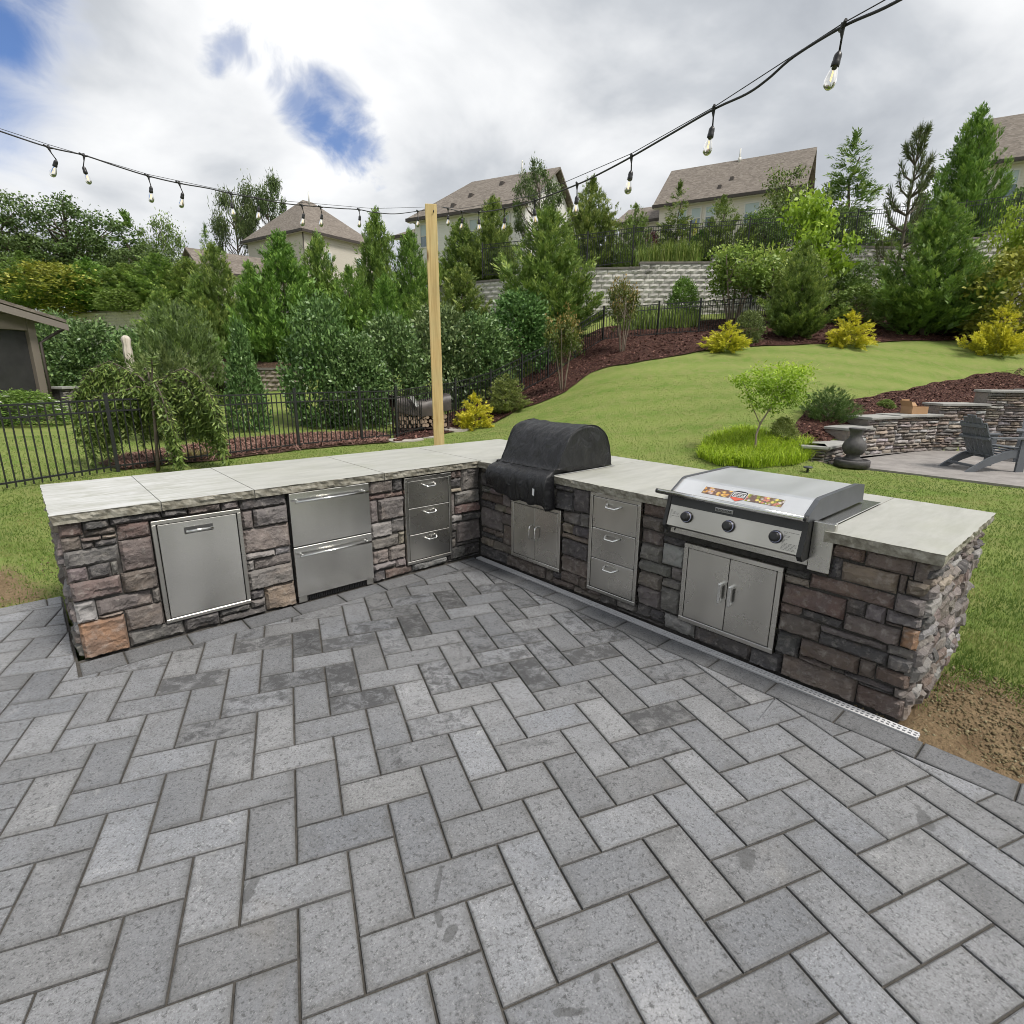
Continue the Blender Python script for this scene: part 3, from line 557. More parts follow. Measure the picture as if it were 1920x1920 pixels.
def stonemesh(w, h, dep, seed, cell=.0135, amp=1.25, back=.02):
    # rough split-faced stone: x = width, z = height, face towards -y
    nx = max(3, min(32, int(w/cell))); nz_ = max(3, min(20, int(h/cell))); o = (seed*7.31 % 91, seed*3.17 % 57, seed*1.7 % 33)
    vs = []; tx = mnoise.random()*.0
    sx = (seed*0.37 % 1-.5)*.02; sz = (seed*.73 % 1-.5)*.03
    for k in range(nz_+1):
        for i in range(nx+1):
            u, v = i/nx, k/nz_; x = w*u; z = h*v
            if 0 < i < nx: x += (mnoise.random()-.5)*.6*w/nx
            if 0 < k < nz_: z += (mnoise.random()-.5)*.6*h/nz_
            e = min(x, w-x, z, h-z); e2 = min(1., e/.010)
            p = Vector((x*9+o[0], o[1], z*13+o[2]))
            f = mnoise.fractal(p, .8, 2.1, 4)*.5+abs(mnoise.noise(p*.55))*.9+mnoise.cell(p*.9)*.28
            y = -dep*(.30+.70*e2**.5)-f*.016*amp*(.35+.65*e2)+sx*(u-.5)+sz*(v-.5)
            ed = (mnoise.noise(Vector((x*22+o[1], z*22+o[0], o[2])))*.5)*.008
            if i == 0: x = max(0, ed)
            if i == nx: x = w-max(0, ed)
            if k == 0: z = max(0, ed)
            if k == nz_: z = h-max(0, ed)
            vs.append((x, y, z))
    m = nx+1; fs = [(k*m+i, k*m+i+1, (k+1)*m+i+1, (k+1)*m+i) for k in range(nz_) for i in range(nx)]
    ring = [i for i in range(m)]+[k*m+nx for k in range(1, nz_+1)]+[nz_*m+i for i in range(nx-1, -1, -1)]+[k*m for k in range(nz_-1, 0, -1)]
    b = len(vs); vs += [(vs[r][0], back, vs[r][2]) for r in ring]; n = len(ring)
    fs += [(ring[(i+1) % n], ring[i], b+i, b+(i+1) % n) for i in range(n)]
    mb = MB(); mb.add(vs, fs); return mb
kit = empty('outdoor_kitchen', 'l-shaped outdoor kitchen of brown ledge stone with pale stone counter', 'outdoor kitchen', (0, 0, 0))
def parse(t):
    for w in t.split(): a = w[:-1].split(','); yield [int(v)/1000 for v in a]+[w[-1]]
sid = 0
def jit(c, s=.16):
    k = 1+rng.uniform(-s, s); return tuple(np.clip(np.array(c)*k*(1+rng.uniform(-.05, .05, 3)), .01, .9))
def lay(rects, rz, y0, x0, parent, dmin=.016, dmax=.034, name='stone', gap_=.003, pick=None):
    global sid
    for a, b, c, d, k in rects:
        sid += 1; w, h = c-a-2*gap_, d-b-2*gap_
        if w < .01 or h < .008: continue
        me = stonemesh(w, h, rng.uniform(dmin, dmax), sid).mesh('stone', STONE)
        p = Vector((x0[0], x0[1], 0))+Matrix.Rotation(rz, 3, 'Z')@Vector((a+gap_, y0, b+gap_))
        link(name, me, parent, p, (0, 0, rz), color=jit(SCOL[k]))
def ashlar(S, Z, hs=(.05, .085, .13), w0=.10, w1=.34, seed=3, cols='ggbbdrlpt'):
    r = random.Random(seed); out = []; z = 0
    while z < Z-.02:
        big = r.choice(hs)*1.0; big = min(big, Z-z)
        if Z-z-big < .035: big = Z-z
        s = 0
        while s < S-.02:
            w = min(r.uniform(w0, w1), S-s)
            if S-s-w < .06: w = S-s
            if big > .1 and r.random() < .45:
                h1 = big*r.uniform(.4, .6); m = s+w*r.uniform(.35, .65)
                out += [(s, z, s+w, z+h1, r.choice(cols))]
                if w > .2: out += [(s, z+h1, m, z+big, r.choice(cols)), (m, z+h1, s+w, z+big, r.choice(cols))]
                else: out += [(s, z+h1, s+w, z+big, r.choice(cols))]
            else: out += [(s, z, s+w, z+big, r.choice(cols))]
            s += w
        z += big
    return out
lay(parse(STL), 0, .012, (0, 0), kit)
lay(parse(STR), -math.pi/2, .012, (0, 0), kit)
lay(ashlar(1.03, .812, (.045, .06, .085, .12), .07, .24, 5, 'gglbbdrptg'), 0, -3.28, (0, 0), kit, .018, .036)
lay(ashlar(.96, .812, seed=9), -math.pi/2, -2.885, (0, .97), kit)      # left end wall, out of the photo's sight
mb = MB(); mb.box(-2.872, .012, -.06, .97, .98, .81); mb.box(.012, -3.268, -.06, 1.05, .0115, .8095); mb.build('masonry_core', MORTAR, kit)
# countertop slabs with rock-faced edges
def slab(poly, rock, name='countertop_slab', z0=.812, z1=.868):
    n = len(poly); mb = MB(); ringt = []; rows = [0., .12, .4, .7, 1.]
    cols_ = []
    for i in range(n):
        a, b = Vector(poly[i]), Vector(poly[(i+1) % n]); L = (b-a).length; d = (b-a)/L; nr = Vector((d.y, -d.x))
        m = max(1, int(L/.016)) if rock[i] else 1
        for j in range(m):
            p = a+d*(L*j/m); col = []
            for q in rows:
                off = 0.
                if rock[i] or (j == 0 and rock[i-1]):
                    g = Vector((p.x*17, p.y*17, q*2.1)); f = mnoise.fractal(g, .9, 2.1, 4)
                    off = (-.004+f*.010-abs(mnoise.noise(g*.45))*.014)*(1 if 0 < q < 1 else .55)-(q**2)*.010
                    if j == 0 and not (rock[i] and rock[i-1]): off *= .3
                e = p+nr*off
                if j == 0: 
                    nr0 = Vector(((a-Vector(poly[i-1])).normalized().y, -(a-Vector(poly[i-1])).normalized().x)); e = p+(nr*off*(1 if rock[i] else 0)+nr0*off*(1 if rock[i-1] else 0))
                col.append((e.x, e.y, z1-(z1-z0)*q))
            cols_.append(col)
    m = len(cols_); k = len(rows)
    vs = [v for c in cols_ for v in c]
    fs = [((i % m)*k+r, (i % m)*k+r+1, ((i+1) % m)*k+r+1, ((i+1) % m)*k+r) for i in range(m) for r in range(k-1)]
    fs = [f for f in fs]
    mb.add(vs, fs); mb.add([c[0] for c in cols_], [tuple(range(m))]); mb.add([c[-1] for c in cols_], [tuple(range(m))[::-1]])
    return mb.build(name, SLAB, kit)
g_ = .003
yf, yb = -.048, 1.029
xj = [-2.933, -2.413, -1.888, -.945, -.012]
for i in range(4):
    a, b = xj[i]+g_, xj[i+1]-g_
    slab([(a, yf), (b, yf), (b, yb), (a, yb)], [True, False, True, i == 0])
slab([(-.048, -.325), (1.106, -.325), (1.106, yb), (-.012+g_, yb), (-.012+g_, yf), (-.048, yf)], [False, True, True, False, False, True])
slab([(.655, -.942), (1.106, -.942), (1.106, -.325-g_), (.655, -.325-g_)], [False, True, False, False])
slab([(-.048, -1.985), (1.106, -1.985), (1.106, -.945), (-.048, -.945)], [False, True, False, True])
slab([(.80, -2.835), (1.106, -2.835), (1.106, -1.988), (.80, -1.988)], [False, True, False, False])
slab([(-.048, -3.3375), (1.106, -3.3375), (1.106, -2.838), (-.048, -2.838)], [True, True, False, True])
# grout in the counter joints
GROUT = mk('pale_grout', (.20, .20, .19), rough=.9)
for x in xj[1:]: MB().box(x-.003, yf+.012, .82, x+.003, yb-.012, .8655).build('counter_joint', GROUT, kit)
# ------------------------------------------------------------------ built-in appliances (local: x along wall, -y outwards)
def appl(name, label, cat, side, s, group=None):
    return empty(name, label, cat, (s, 0, 0) if side == 'L' else (0, -s, 0), 0 if side == 'L' else -math.pi/2, group)
def frame(parent, w, z0, z1, b=.022, mat=STEEL_D, proud=.03):
    mb = MB(); f = -proud
    for x0, x1, a, c in ((0, w, z0, z0+b), (0, w, z1-b, z1), (0, b, z0+b, z1-b), (w-b, w, z0+b, z1-b)): mb.cbox(x0, f, a, x1, .01, c, .003)
    return mb.build('frame', mat, parent)
def gapbox(parent, w, z0, z1, b=.02): mb = MB(); mb.box(b, -.016, z0+b, w-b, .3, z1-b); mb.build('cavity', DARKGAP, parent)
def arch_handle(parent, cx, cz, y0, half=.060, out=.042, drop=.014):
    mb = MB(); P = []
    for k in range(15):
        t = k/14; u = -half+2*half*t; e = min(t, 1-t)/.22
        y = -out*min(1, math.sin(min(1, e)*math.pi/2)); z = -drop*min(1, e)
        P.append((cx+u*(1 if e < 1 else .98), y0+y, cz+z))
    mb.tube(P, [.0078+.003*(1-min(1, min(k, 14-k)/3.)) for k in range(15)], 10, flat=.75)
    return mb.build('handle', CHROME, parent)
# 1 pull-out bin
A = appl('pull_out_bin', 'large square stainless steel pull-out bin door in the left wing', 'bin', 'L', -2.478)
frame(A, .497, .099, .754, .024); gapbox(A, .497, .099, .754)
mb = MB(); mb.cbox(.029, -.026, .128, .468, -.004, .725, .002); d = mb.build('door', STEEL, A)
mb = MB(); mb.tube([(.17, -.060, .668), (.32, -.060, .668)], .0085, 12)
for x in (.18, .31): mb.tube([(x, -.026, .668), (x, -.060, .668)], .006, 8)
mb.build('handle', CHROME, d); MB().cbox(.166, -.0285, .646, .326, -.025, .690, .001).build('handle_shade_plate', mk('shade_plate_steel', (.10, .10, .10), rough=.4, metal=.6), d)  # dark backing plate also paints the shadow beneath the bar
# 2 refrigerator drawers
A = appl('refrigerator', 'two-drawer stainless outdoor refrigerator with long bar handles and black vent', 'refrigerator', 'L', -1.674)
for z0, z1 in ((.425, .806), (.048, .417)):
    mb = MB(); mb.cbox(.006, -.034, z0, .599, .0, z1, .003); d = mb.build('drawer', STEEL, A); hz_ = z1-.055
    mb = MB(); mb.tube([(.03, -.075, hz_), (.575, -.075, hz_)], .0085, 12)
    for x in (.055, .55): mb.tube([(x, -.034, hz_), (x, -.075, hz_)], [.011, .006], 10)
    mb.build('handle', CHROME, d)
mb = MB(); mb.box(.0, -.004, .02, .605, .5, .81); mb.build('body', DARKGAP, A)
mb = MB()
for i in range(34): mb.box(.075+i*.0135, -.02, .003, .083+i*.0135, .0, .046)
mb.build('vent', BLACKP, A)
for a, b in ((.01, .07), (.54, .595)): MB().box(a, -.024, .002, b, .01, .046).build('kick_plate', STEEL_D, A)
# 3 drawer stacks
def drawers(name, label, side, s, w, z0, z1):
    A = appl(name, label, 'drawer unit', side, s, 'three-drawer steel units'); frame(A, w, z0, z1, .026); gapbox(A, w, z0, z1)
    a, b = z0+.029, z1-.029; h = (b-a)/3
    for i in range(3):
        c0 = a+h*i+.002; c1 = a+h*(i+1)-.002; mb = MB(); mb.cbox(.030, -.028, c0, w-.030, -.002, c1, .003); d = mb.build('drawer', STEEL_D, A)
        arch_handle(d, w/2, c1-.036, -.028)
drawers('drawer_unit', 'three stacked stainless drawers near the inner corner of the left wing', 'L', -.768, .448, .075, .80)
drawers('drawer_unit', 'three stacked stainless drawers between the covered grill and the griddle', 'R', 1.304, .430, .081, .812)
# 4 access doors
def doors(label, s, w, z0, z1, chunky):
    A = appl('access_doors', label, 'cabinet doors', 'R', s, 'double access doors'); frame(A, w, z0, z1, .028); gapbox(A, w, z0, z1)
    for i, (x0, x1) in enumerate(((.032, w/2-.002), (w/2+.002, w-.032))):
        mb = MB(); mb.cbox(x0, -.028, z0+.032, x1, -.002, z1-.032, .0025); d = mb.build('door', STEEL_D, A)
        hx = w/2-.032 if i == 0 else w/2+.032; zc = (z0+z1)/2+.01; mb = MB()
        if chunky:
            mb.cbox(hx-.010, -.062, zc-.062, hx+.010, -.050, zc+.062, .004)
            for zz_ in (zc-.052, zc+.052): mb.cbox(hx-.010, -.052, zz_-.010, hx+.010, -.026, zz_+.010, .003)
        else:
            mb.tube([(hx, -.026, zc-.055), (hx, -.052, zc-.052), (hx, -.058, zc-.03), (hx, -.058, zc+.03), (hx, -.052, zc+.052), (hx, -.026, zc+.055)], .0065, 8)
        mb.build('handle', CHROME, d)
doors('double stainless access doors under the black covered grill', .464, .559, .119, .614, False)
doors('wide double stainless access doors below the steel griddle', 2.067, .595, .109, .620, True)
# ------------------------------------------------------------------ griddle
G = appl('griddle', 'stainless flat-top griddle with closed lid, three black knobs and food sticker', 'griddle', 'R', 1.975)
GW = .785
x0, x1 = 0., .775
mb = MB(); mb.cbox(-.03, -.02, .874, .865, .83, .880, .002); mb.build('mounting_flange', STEEL, G)
for q in ((-.045, -.026, .70, -.012, .02, .905), (.80, -.030, .645, .905, .004, .905)): MB().cbox(*q, .003).build('side_bracket', STEEL_D, G)
mb = MB(); mb.cbox(-.01, -.034, .665, .80, .004, .722, .003); mb.build('lower_trim', STEEL_D, G)
mb = MB(); mb.box(.0, -.02, .72, .79, .75, .873); mb.build('burner_box', BLACKM, G)
# control panel: slopes back towards the top
pan = [(-.118, .735), (-.085, .855), (-.02, .855), (-.02, .722), (-.105, .722)]
mb = MB(); mb.extr(pan[::-1], .012, .772); cpn = mb.build('control_panel', STEEL_P, G)
mb = MB(); mb.extr([(-.090, .8555), (-.078, .902), (-.0, .902), (-.0, .8555)][::-1], .004, .782); band = mb.build('front_band', BLACKM, G)
for a, b in ((-.012, .010), (.774, .800)): MB().extr([(-.126, .73), (-.092, .86), (-.084, .905), (-.0, .905), (-.0, .70), (-.10, .70)][::-1], a, b).build('end_cap', BLACKP, G)
tilt = math.atan2(.033, .12)
def onpanel(u, v, o=0.):            # u along, v up the sloping face
    return (u, -.118+v*math.sin(tilt)-o*math.cos(tilt), .735+v*math.cos(tilt)+o*math.sin(tilt))
for u in (.135, .395, .655):
    k = MB()
    k.lathe([(.034, 0), (.035, .006), (.033, .010), (.027, .012), (.0265, .030), (.0235, .036), (.012, .0375)], n=24, axis='y')
    ko = k.build('knob', BLACKP, G, onpanel(u, .068, .001), (-tilt, 0, 0))
    k = MB(); k.lathe([(.0305, .0098), (.0308, .0122), (.0285, .0124)], n=28, axis='y'); k.build('knob_ring', mk('knob_ring_blue', (.32, .34, .50), rough=.3), ko)
mb = MB(); mb.cbox(.30, -.0925, .868, .405, -.082, .890, .002); bd = mb.build('badge', mk('badge_silver', (.40, .40, .41), rough=.3, metal=.9), band)
cu = bpy.data.curves.new('badge_lettering', 'FONT'); cu.body = 'BLACKSTONE'; cu.size = .0185; cu.align_x = 'CENTER'; cu.align_y = 'CENTER'; cu.extrude = .0006; cu.space_character = .92
cu.materials.append(BLACKP); t = bpy.data.objects.new('badge_lettering', cu); COL.objects.link(t); t.parent = bd; t.location = (.3525, -.0932, .879); t.rotation_euler = (math.pi/2, 0, 0); t.scale = (.86, 1, 1)
bpy.context.view_layer.update(); tm = bpy.data.meshes.new_from_object(t.evaluated_get(bpy.context.evaluated_depsgraph_get())); t2 = link('badge_lettering', tm, bd, t.location, t.rotation_euler, t.scale); bpy.data.objects.remove(t); t2['kind'] = 'stuff'
mb = MB()                            # rows of fine print at the two ends of the panel
r_ = random.Random(4)
for (ua, ub, v0, v1) in ((.022, .085, .045, .095), (.69, .765, .012, .105)):
    v = v0
    while v < v1:
        u = ua
        while u < ub:
            L = r_.uniform(.006, .022); e = min(ub, u+L)
            p = [onpanel(u, v, .0008), onpanel(e, v, .0008), onpanel(e, v+.0022, .0008), onpanel(u, v+.0022, .0008)]; mb.add(p, [(0, 1, 2, 3)]); u = e+.003
            if r_.random() < .2: break
        v += .0065
mb.build('fine_print', mk('print_grey', (.12, .12, .12), rough=.7), cpn)
mb = MB(); mb.tube([(.045, -.06, .72), (.045, -.075, .702), (.052, -.085, .70)], .004, 6); mb.build('hook', BLACKP, G)
# lid
lp = [(-.075, .905), (-.060, .930), (.045, .992), (.075, .998), (.62, 1.000), (.72, .985), (.735, .905)]
mb = MB(); mb.extr(lp[::-1], .006, .764); lid = mb.build('lid', STEEL_LID, G)
for a, b in ((-.008, .0055), (.7645, .790)): MB().extr([(-.083, .903), (-.064, .936), (.045, 1.000), (.072, 1.006), (.62, 1.008), (.728, .992), (.745, .89), (.0, .89)][::-1], a, b).build('lid_side', GREYM, lid)
mb = MB(); mb.tube([(-.035, -.155, .938), (.80, -.155, .938)], .015, 14); hb = mb.build('lid_handle', CHROME, lid)
for a, b in ((-.05, -.034), (.799, .815)): MB().tube([(a, -.155, .938), (b, -.155, .938)], .014, 12).build('handle_cap', BLACKP, hb)
for x in (.085, .69): MB().extr([(-.16, .930), (-.145, .927), (-.07, .918), (-.066, .926), (-.14, .944)][::-1], x-.03, x+.03).build('handle_bracket', STEEL_D, hb)
# sticker lying on the sloping front of the lid
sl = math.atan2(.062, .105)
def onlid(u, v, o=.0012): return (u, -.060+v*math.cos(sl)-o*math.sin(sl), .930+v*math.sin(sl)+o*math.cos(sl))
def quadp(mb, u0, v0, u1, v1, o=.0012): mb.add([onlid(u0, v0, o), onlid(u1, v0, o), onlid(u1, v1, o), onlid(u0, v1, o)], [(0, 1, 2, 3)])
def food(name, c):
    m, nt, b = newmat(name); v = coords(nt, 'Object'); vo = nd(nt, 'ShaderNodeTexVoronoi', {'Vector': v, 'Scale': 62.}); g = nd(nt, 'ShaderNodeSeparateColor', {0: vo.outputs['Color']})
    col = ramp(nt, g.outputs[0], c, 'CONSTANT'); nt.links.new(mixc(nt, ramp(nt, vo.outputs['Distance'], [(.4, 0.), (.75, .8)]), col, (.10, .06, .045)), b.inputs['Base Color']); b.inputs['Roughness'].default_value = .3; return m
FD1 = food('food_print_brown', [(0., (.16, .09, .07)), (.3, (.55, .27, .07)), (.55, (.50, .36, .32)), (.75, (.62, .40, .12))])
FD2 = food('food_print_green', [(0., (.14, .09, .08)), (.25, (.22, .24, .04)), (.45, (.62, .50, .14)), (.65, (.50, .20, .15)), (.85, (.55, .50, .45))])
stk = empty('sticker'); stk.parent = lid
mb = MB(); quadp(mb, .175, .028, .345, .088); mb.build('photo_strip', FD1, stk)
mb = MB(); quadp(mb, .435, .028, .635, .088); mb.build('photo_strip', FD2, stk)
WH = mk('sticker_white', (.62, .62, .62), rough=.35); RED = mk('sticker_red', (.55, .10, .06), rough=.35)
mb = MB(); mb.add([onlid(*p) for p in ((.35, .034), (.43, .034), (.43, .09), (.41, .098), (.37, .098), (.35, .09))], [(0, 1, 2, 3, 4, 5)]); mb.build('shield_border', BLACKP, stk)
mb = MB(); quadp(mb, .355, .044, .425, .086, .0018); mb.build('shield_face', WH, stk)
mb = MB(); mb.add([onlid(*p, .0018) for p in ((.35, .034), (.39, .010), (.43, .034), (.425, .041), (.355, .041))], [(0, 1, 2, 3, 4)]); mb.build('shield_point', RED, stk)
mb = MB()
for v in (.076, .064, .052):
    u = .360
    while u < .418: L = r_.uniform(.005, .010); quadp(mb, u, v-.004, min(u+L, .421), v+.004, .0024); u += L+.002
mb.build('shield_print', BLACKP, stk)
# ------------------------------------------------------------------ covered grill
GR = empty('built_in_grill', 'stainless built-in grill body under the black cloth cover', 'grill', (0, -.63, 0))
mb = MB(); mb.box(-.10, -.27, .70, -.03, .27, .87); mb.box(-.03, -.29, .66, .60, .29, .905); mb.build('firebox', BLACKM, GR)
mb = MB(); mb.cbox(-.05, -.335, .870, .67, .335, .877, .002); mb.build('flange', STEEL, GR)
prof = [(.625, .884), (.612, .96), (.598, 1.04), (.575, 1.11), (.53, 1.165), (.46, 1.203), (.37, 1.222), (.28, 1.222), (.20, 1.203), (.135, 1.16), (.088, 1.10), (.05, 1.03), (.022, .965), (.0, .918), (-.03, .900), (-.08, .893), (-.125, .872), (-.15, .835), (-.158, .79), (-.155, .74), (-.148, .69), (-.140, .645)]
def resample(P, n):
    P = np.array(P); s_ = np.r_[0, np.cumsum(np.hypot(*np.diff(P, axis=0).T))]; t = np.linspace(0, s_[-1], n); return np.stack([np.interp(t, s_, P[:, 0]), np.interp(t, s_, P[:, 1])], 1)
NP, NW = 70, 64
pr_ = resample(prof, NP)
CL, CR = -.305, -.955
vs = []
tt = np.linspace(0, 1, NP); front = int(np.argmin(np.abs(pr_[:, 0]-0.)+(np.arange(NP) < 30)*9))
for j in range(NW+1):
    v = j/NW; y = CL+(CR-CL)*v
    for i in range(NP):
        x, z = pr_[i]; ed = min(v, 1-v)
        sk = max(0, (i-front)/(NP-front))
        p = Vector((x*3.2, y*3.2, z*3.2))
        # soft diagonal folds pulled towards the front corners, deeper in the hanging skirt
        fold = mnoise.noise(Vector((y*11+x*7, z*4.5-x*3, 2.2)))*.010+mnoise.noise(Vector((y*22+z*14, x*8, 7.)))*.005+(abs(mnoise.noise(Vector((y*7-z*8+x*3, x*4, 4.))))-.2)*-.012*math.sin(math.pi*min(1, max(0, (.35-x)/.4)))
        drape = mnoise.noise(Vector((y*15, z*4, 5.)))*.022*sk+mnoise.noise(Vector((y*34, z*9, 1.)))*.009*sk
        sag = -.004*math.sin(math.pi*v)*(1 if i > 8 and i < front else 0)*math.sin(math.pi*i/max(1, front))
        nx_, nz2 = (pr_[min(i+1, NP-1)]-pr_[max(i-1, 0)])[[1, 0]]*np.array([-1, 1]); L = math.hypot(nx_, nz2)+1e-9; nx_, nz2 = -nx_/L, -nz2/L
        o_ = fold*(1-.6*sk)+drape+sag
        yy = y+(mnoise.noise(Vector((z*8, x*8, 3.+v)))*.006 if ed < .02 else 0)
        if sk > 0: yy += (v-.5)*-.03*sk+(.02 if v < .5 else -.012)*sk*(1-2*ed)
        zz2 = z+nz2*o_
        if sk > .6: zz2 += (sk-.6)/.4*(.075*max(0, 1-v*2.4)**1.3+.012*math.sin(v*23)-.02*max(0, v-.85)/.15)
        vs.append((x+nx_*o_, yy, zz2))
fs = [(j*NP+i, j*NP+i+1, (j+1)*NP+i+1, (j+1)*NP+i) for j in range(NW) for i in range(NP-1)]
CLOTH = None
def cloth_mat():
    m, nt, b = newmat('black_cloth'); v = coords(nt, 'World')
    w = noise_(nt, v, 400., 2., .5); n = noise_(nt, nd(nt, 'ShaderNodeVectorMath', {0: v, 1: (6., 9., 5.)}, operation='MULTIPLY').outputs[0], 1.6, 6., .6, 1.6)
    nt.links.new(mixc(nt, ramp(nt, n, [(.35, 0.), (.7, 1.)]), (.0055, .0057, .0068), (.009, .0094, .0115)), b.inputs['Base Color'])
    b.inputs['Roughness'].default_value = .40; b.inputs['Specular IOR Level'].default_value = .48
    nt.links.new(bump_(nt, w, .12, .001, bump_(nt, n, .6, .03)), b.inputs['Normal']); return m
CLOTH = cloth_mat()
cv = empty('grill_cover', 'black cloth cover draped over the built-in grill with a small white tag', 'grill cover', (0, -.63, .868))
mb = MB(); mb.add(vs, fs, True)
for side, j in ((0, 0), (1, NW)):      # end panels: rings shrinking towards the middle of the base line
    rim = [vs[j*NP+i] for i in range(NP)]; K = 12; ring = list(rim); base = len(mb.v); allv = []
    c0 = (.30, 0, .885)
    for k in range(K+1):
        t = k/K
        for i, (x, y, z) in enumerate(rim):
            bx = .625+(-.06-.625)*(i/(NP-1)); bz = .884 if x > -.03 else min(z, .875)
            if i > front: bx = -.05; bz = z
            xx = x+(bx-x)*t; zz2 = z+(bz-z)*t
            bul = (mnoise.noise(Vector((xx*9+zz2*6, zz2*5-xx*4, 4.+side)))*.016+.010*math.sin(math.pi*t))*math.sin(math.pi*min(1, t*1.0+.0)) * (-1 if side else 1)
            allv.append((xx, y+bul*(1 if i < front else .4), zz2))
    f2 = [(k*NP+i, k*NP+i+1, (k+1)*NP+i+1, (k+1)*NP+i) for k in range(K) for i in range(NP-1)]
    if side == 0: f2 = [f[::-1] for f in f2]
    mb.add(allv, f2, True)
mb.v = [(a, b+.63, c-.868) for a, b, c in mb.v]
cvm = mb.build('cover_cloth', CLOTH, cv); sol = cvm.modifiers.new('thickness', 'SOLIDIFY'); sol.thickness = .002
for j in (0, NW):
    mb = MB(); mb.tube([(vs[j*NP+i][0], vs[j*NP+i][1]+.63, vs[j*NP+i][2]-.868) for i in range(0, front+1, 2)], .0042, 6); mb.build('piping', CLOTH, cv)
mb = MB(); mb.add([(-.176, -.236, -.088), (-.178, -.259, -.090), (-.180, -.258, -.142), (-.178, -.235, -.140)], [(0, 1, 2, 3)]); mb.build('care_tag', mk('tag_white', (.75, .75, .75), rough=.6), cv)
# ------------------------------------------------------------------ post and string lights
def wood_mat(name, a, b_):
    m, nt, b = newmat(name); v = coords(nt, 'Object', (26., 26., 1.1))
    n = noise_(nt, v, 1., 6., .6, 1.1); n2 = noise_(nt, coords(nt, 'Object'), 2.2, 3.)
    vo = nd(nt, 'ShaderNodeTexVoronoi', {'Vector': coords(nt, 'Object', (7., 7., 1.9)), 'Scale': 1.}).outputs['Distance']
    c = mixc(nt, ramp(nt, n, [(.35, 0.), (.68, 1.)]), a, b_)
    c = mixc(nt, ramp(nt, n2, [(.4, 0.), (.7, .4)]), c, (.36, .33, .17))
    c = mixc(nt, ramp(nt, vo, [(.09, .9), (.19, 0.)]), c, (.12, .055, .02))
    nt.links.new(c, b.inputs['Base Color']); b.inputs['Roughness'].default_value = .7
    nt.links.new(bump_(nt, n, .25, .004), b.inputs['Normal']); return m
PINE = wood_mat('pine_timber', (.68, .52, .25), (.44, .285, .11))
PD = 7.3
pb = at(824, 826, PD)
def topz(x, y, py):                     # height above (x, y) that shows at photo row py
    Q = np.array([x, y, 0.])-CAM; k = (py-960)/FPX; a = RC[1]; f = RC[2]; return (k*(f@Q)-a@Q)/(a[2]-k*f[2])
ptop = (0, 0, topz(pb[0], pb[1], 386))
post = empty('light_post', 'square pale pine timber post behind the kitchen holding string lights', 'post', (pb[0], pb[1], 0), R_(-33))
mb = MB(); mb.cbox(-.068, -.068, -.1, .068, .068, ptop[2], .006); pm = mb.build('timber', PINE, post); pm.rotation_euler = (R_(.4), R_(-.5), 0)
mb = MB(); mb.tube([(.0, -.068, ptop[2]-.09), (.0, -.10, ptop[2]-.09), (.0, -.11, ptop[2]-.075)], .006, 6); mb.build('screw_eye', BLACKM, post)
CABLE = mk('black_cable', (.014, .014, .015), rough=.55)
def glass_mat():
    m, nt, b = newmat('bulb_glass'); b.inputs['Base Color'].default_value = (1, .97, .90, 1); b.inputs['Roughness'].default_value = .03
    b.inputs['IOR'].default_value = 1.12; b.inputs['Transmission Weight'].default_value = 1.; return m
GLASS = glass_mat()
FIL = newmat('filament')[0]; FIL.node_tree.nodes['Principled BSDF'].inputs['Emission Color'].default_value = (1, .72, .30, 1); FIL.node_tree.nodes['Principled BSDF'].inputs['Emission Strength'].default_value = 1.1
def lampmeshes():
    a = MB(); a.lathe([(.006, 0), (.010, -.006), (.0155, -.014), (.017, -.026), (.0165, -.040), (.018, -.044), (.018, -.060), (.0165, -.062)], n=14)
    g = MB(); g.lathe([(.0135, -.058), (.0145, -.068), (.021, -.088), (.0255, -.108), (.0262, -.122), (.022, -.140), (.012, -.150), (.003, -.152)], n=18)
    f = MB()
    for x in (-.005, .005): f.tube([(x, 0, -.075), (x*1.1, 0, -.118)], .0016, 5)
    return a.mesh('socket', BLACKP), g.mesh('bulb', GLASS), f.mesh('filament', FIL)
SOCK, BULB, FILM = lampmeshes()
def string(label, pts, lamps, wire, anchor):
    S = empty('string_light', label, 'string lights', tuple(anchor), group='festoon light strings')
    P = [at(*p)-anchor for p in pts]
    Q = []
    for i in range(len(P)-1):             # Catmull-Rom through the hanging points
        p0, p1, p2, p3 = P[max(i-1, 0)], P[i], P[i+1], P[min(i+2, len(P)-1)]
        for t in np.linspace(0, 1, 7)[:-1]: Q.append(.5*((2*p1)+(-p0+p2)*t+(2*p0-5*p1+4*p2-p3)*t*t+(-p0+3*p1-3*p2+p3)*t**3))
    Q.append(P[-1])
    mb = MB(); mb.tube(Q, .0052, 6); mb.build('cable', CABLE, S)
    mb = MB(); mb.tube([at(*p)-anchor for p in wire], .0022, 5); mb.build('guide_wire', CABLE, S)
    for (px, py, d, drop, lean) in lamps:
        a = at(px, py, d)-anchor; e = empty('lamp'); e.parent = S; e.location = a
        mb = MB(); mb.tube([(0, 0, .012), (0, 0, -.01), (lean*.03, 0, -drop*.4), (lean*.1, lean*.04, -drop*.8)], [.008, .009, .004, .004], 6); mb.tube([(-.03, -.02, .004), (0, 0, -.004), (.03, .02, .004)], [.006, .009, .006], 6); mb.build('drop_cable', CABLE, e)
        rr = (lean*.8, lean, 0)
        for nm_, me_ in (('socket', SOCK), ('bulb', BULB), ('filament', FILM)): link(nm_, me_, e, (lean*.1, lean*.04, -drop*.8), rr, (.84, .84, .84))
    return S
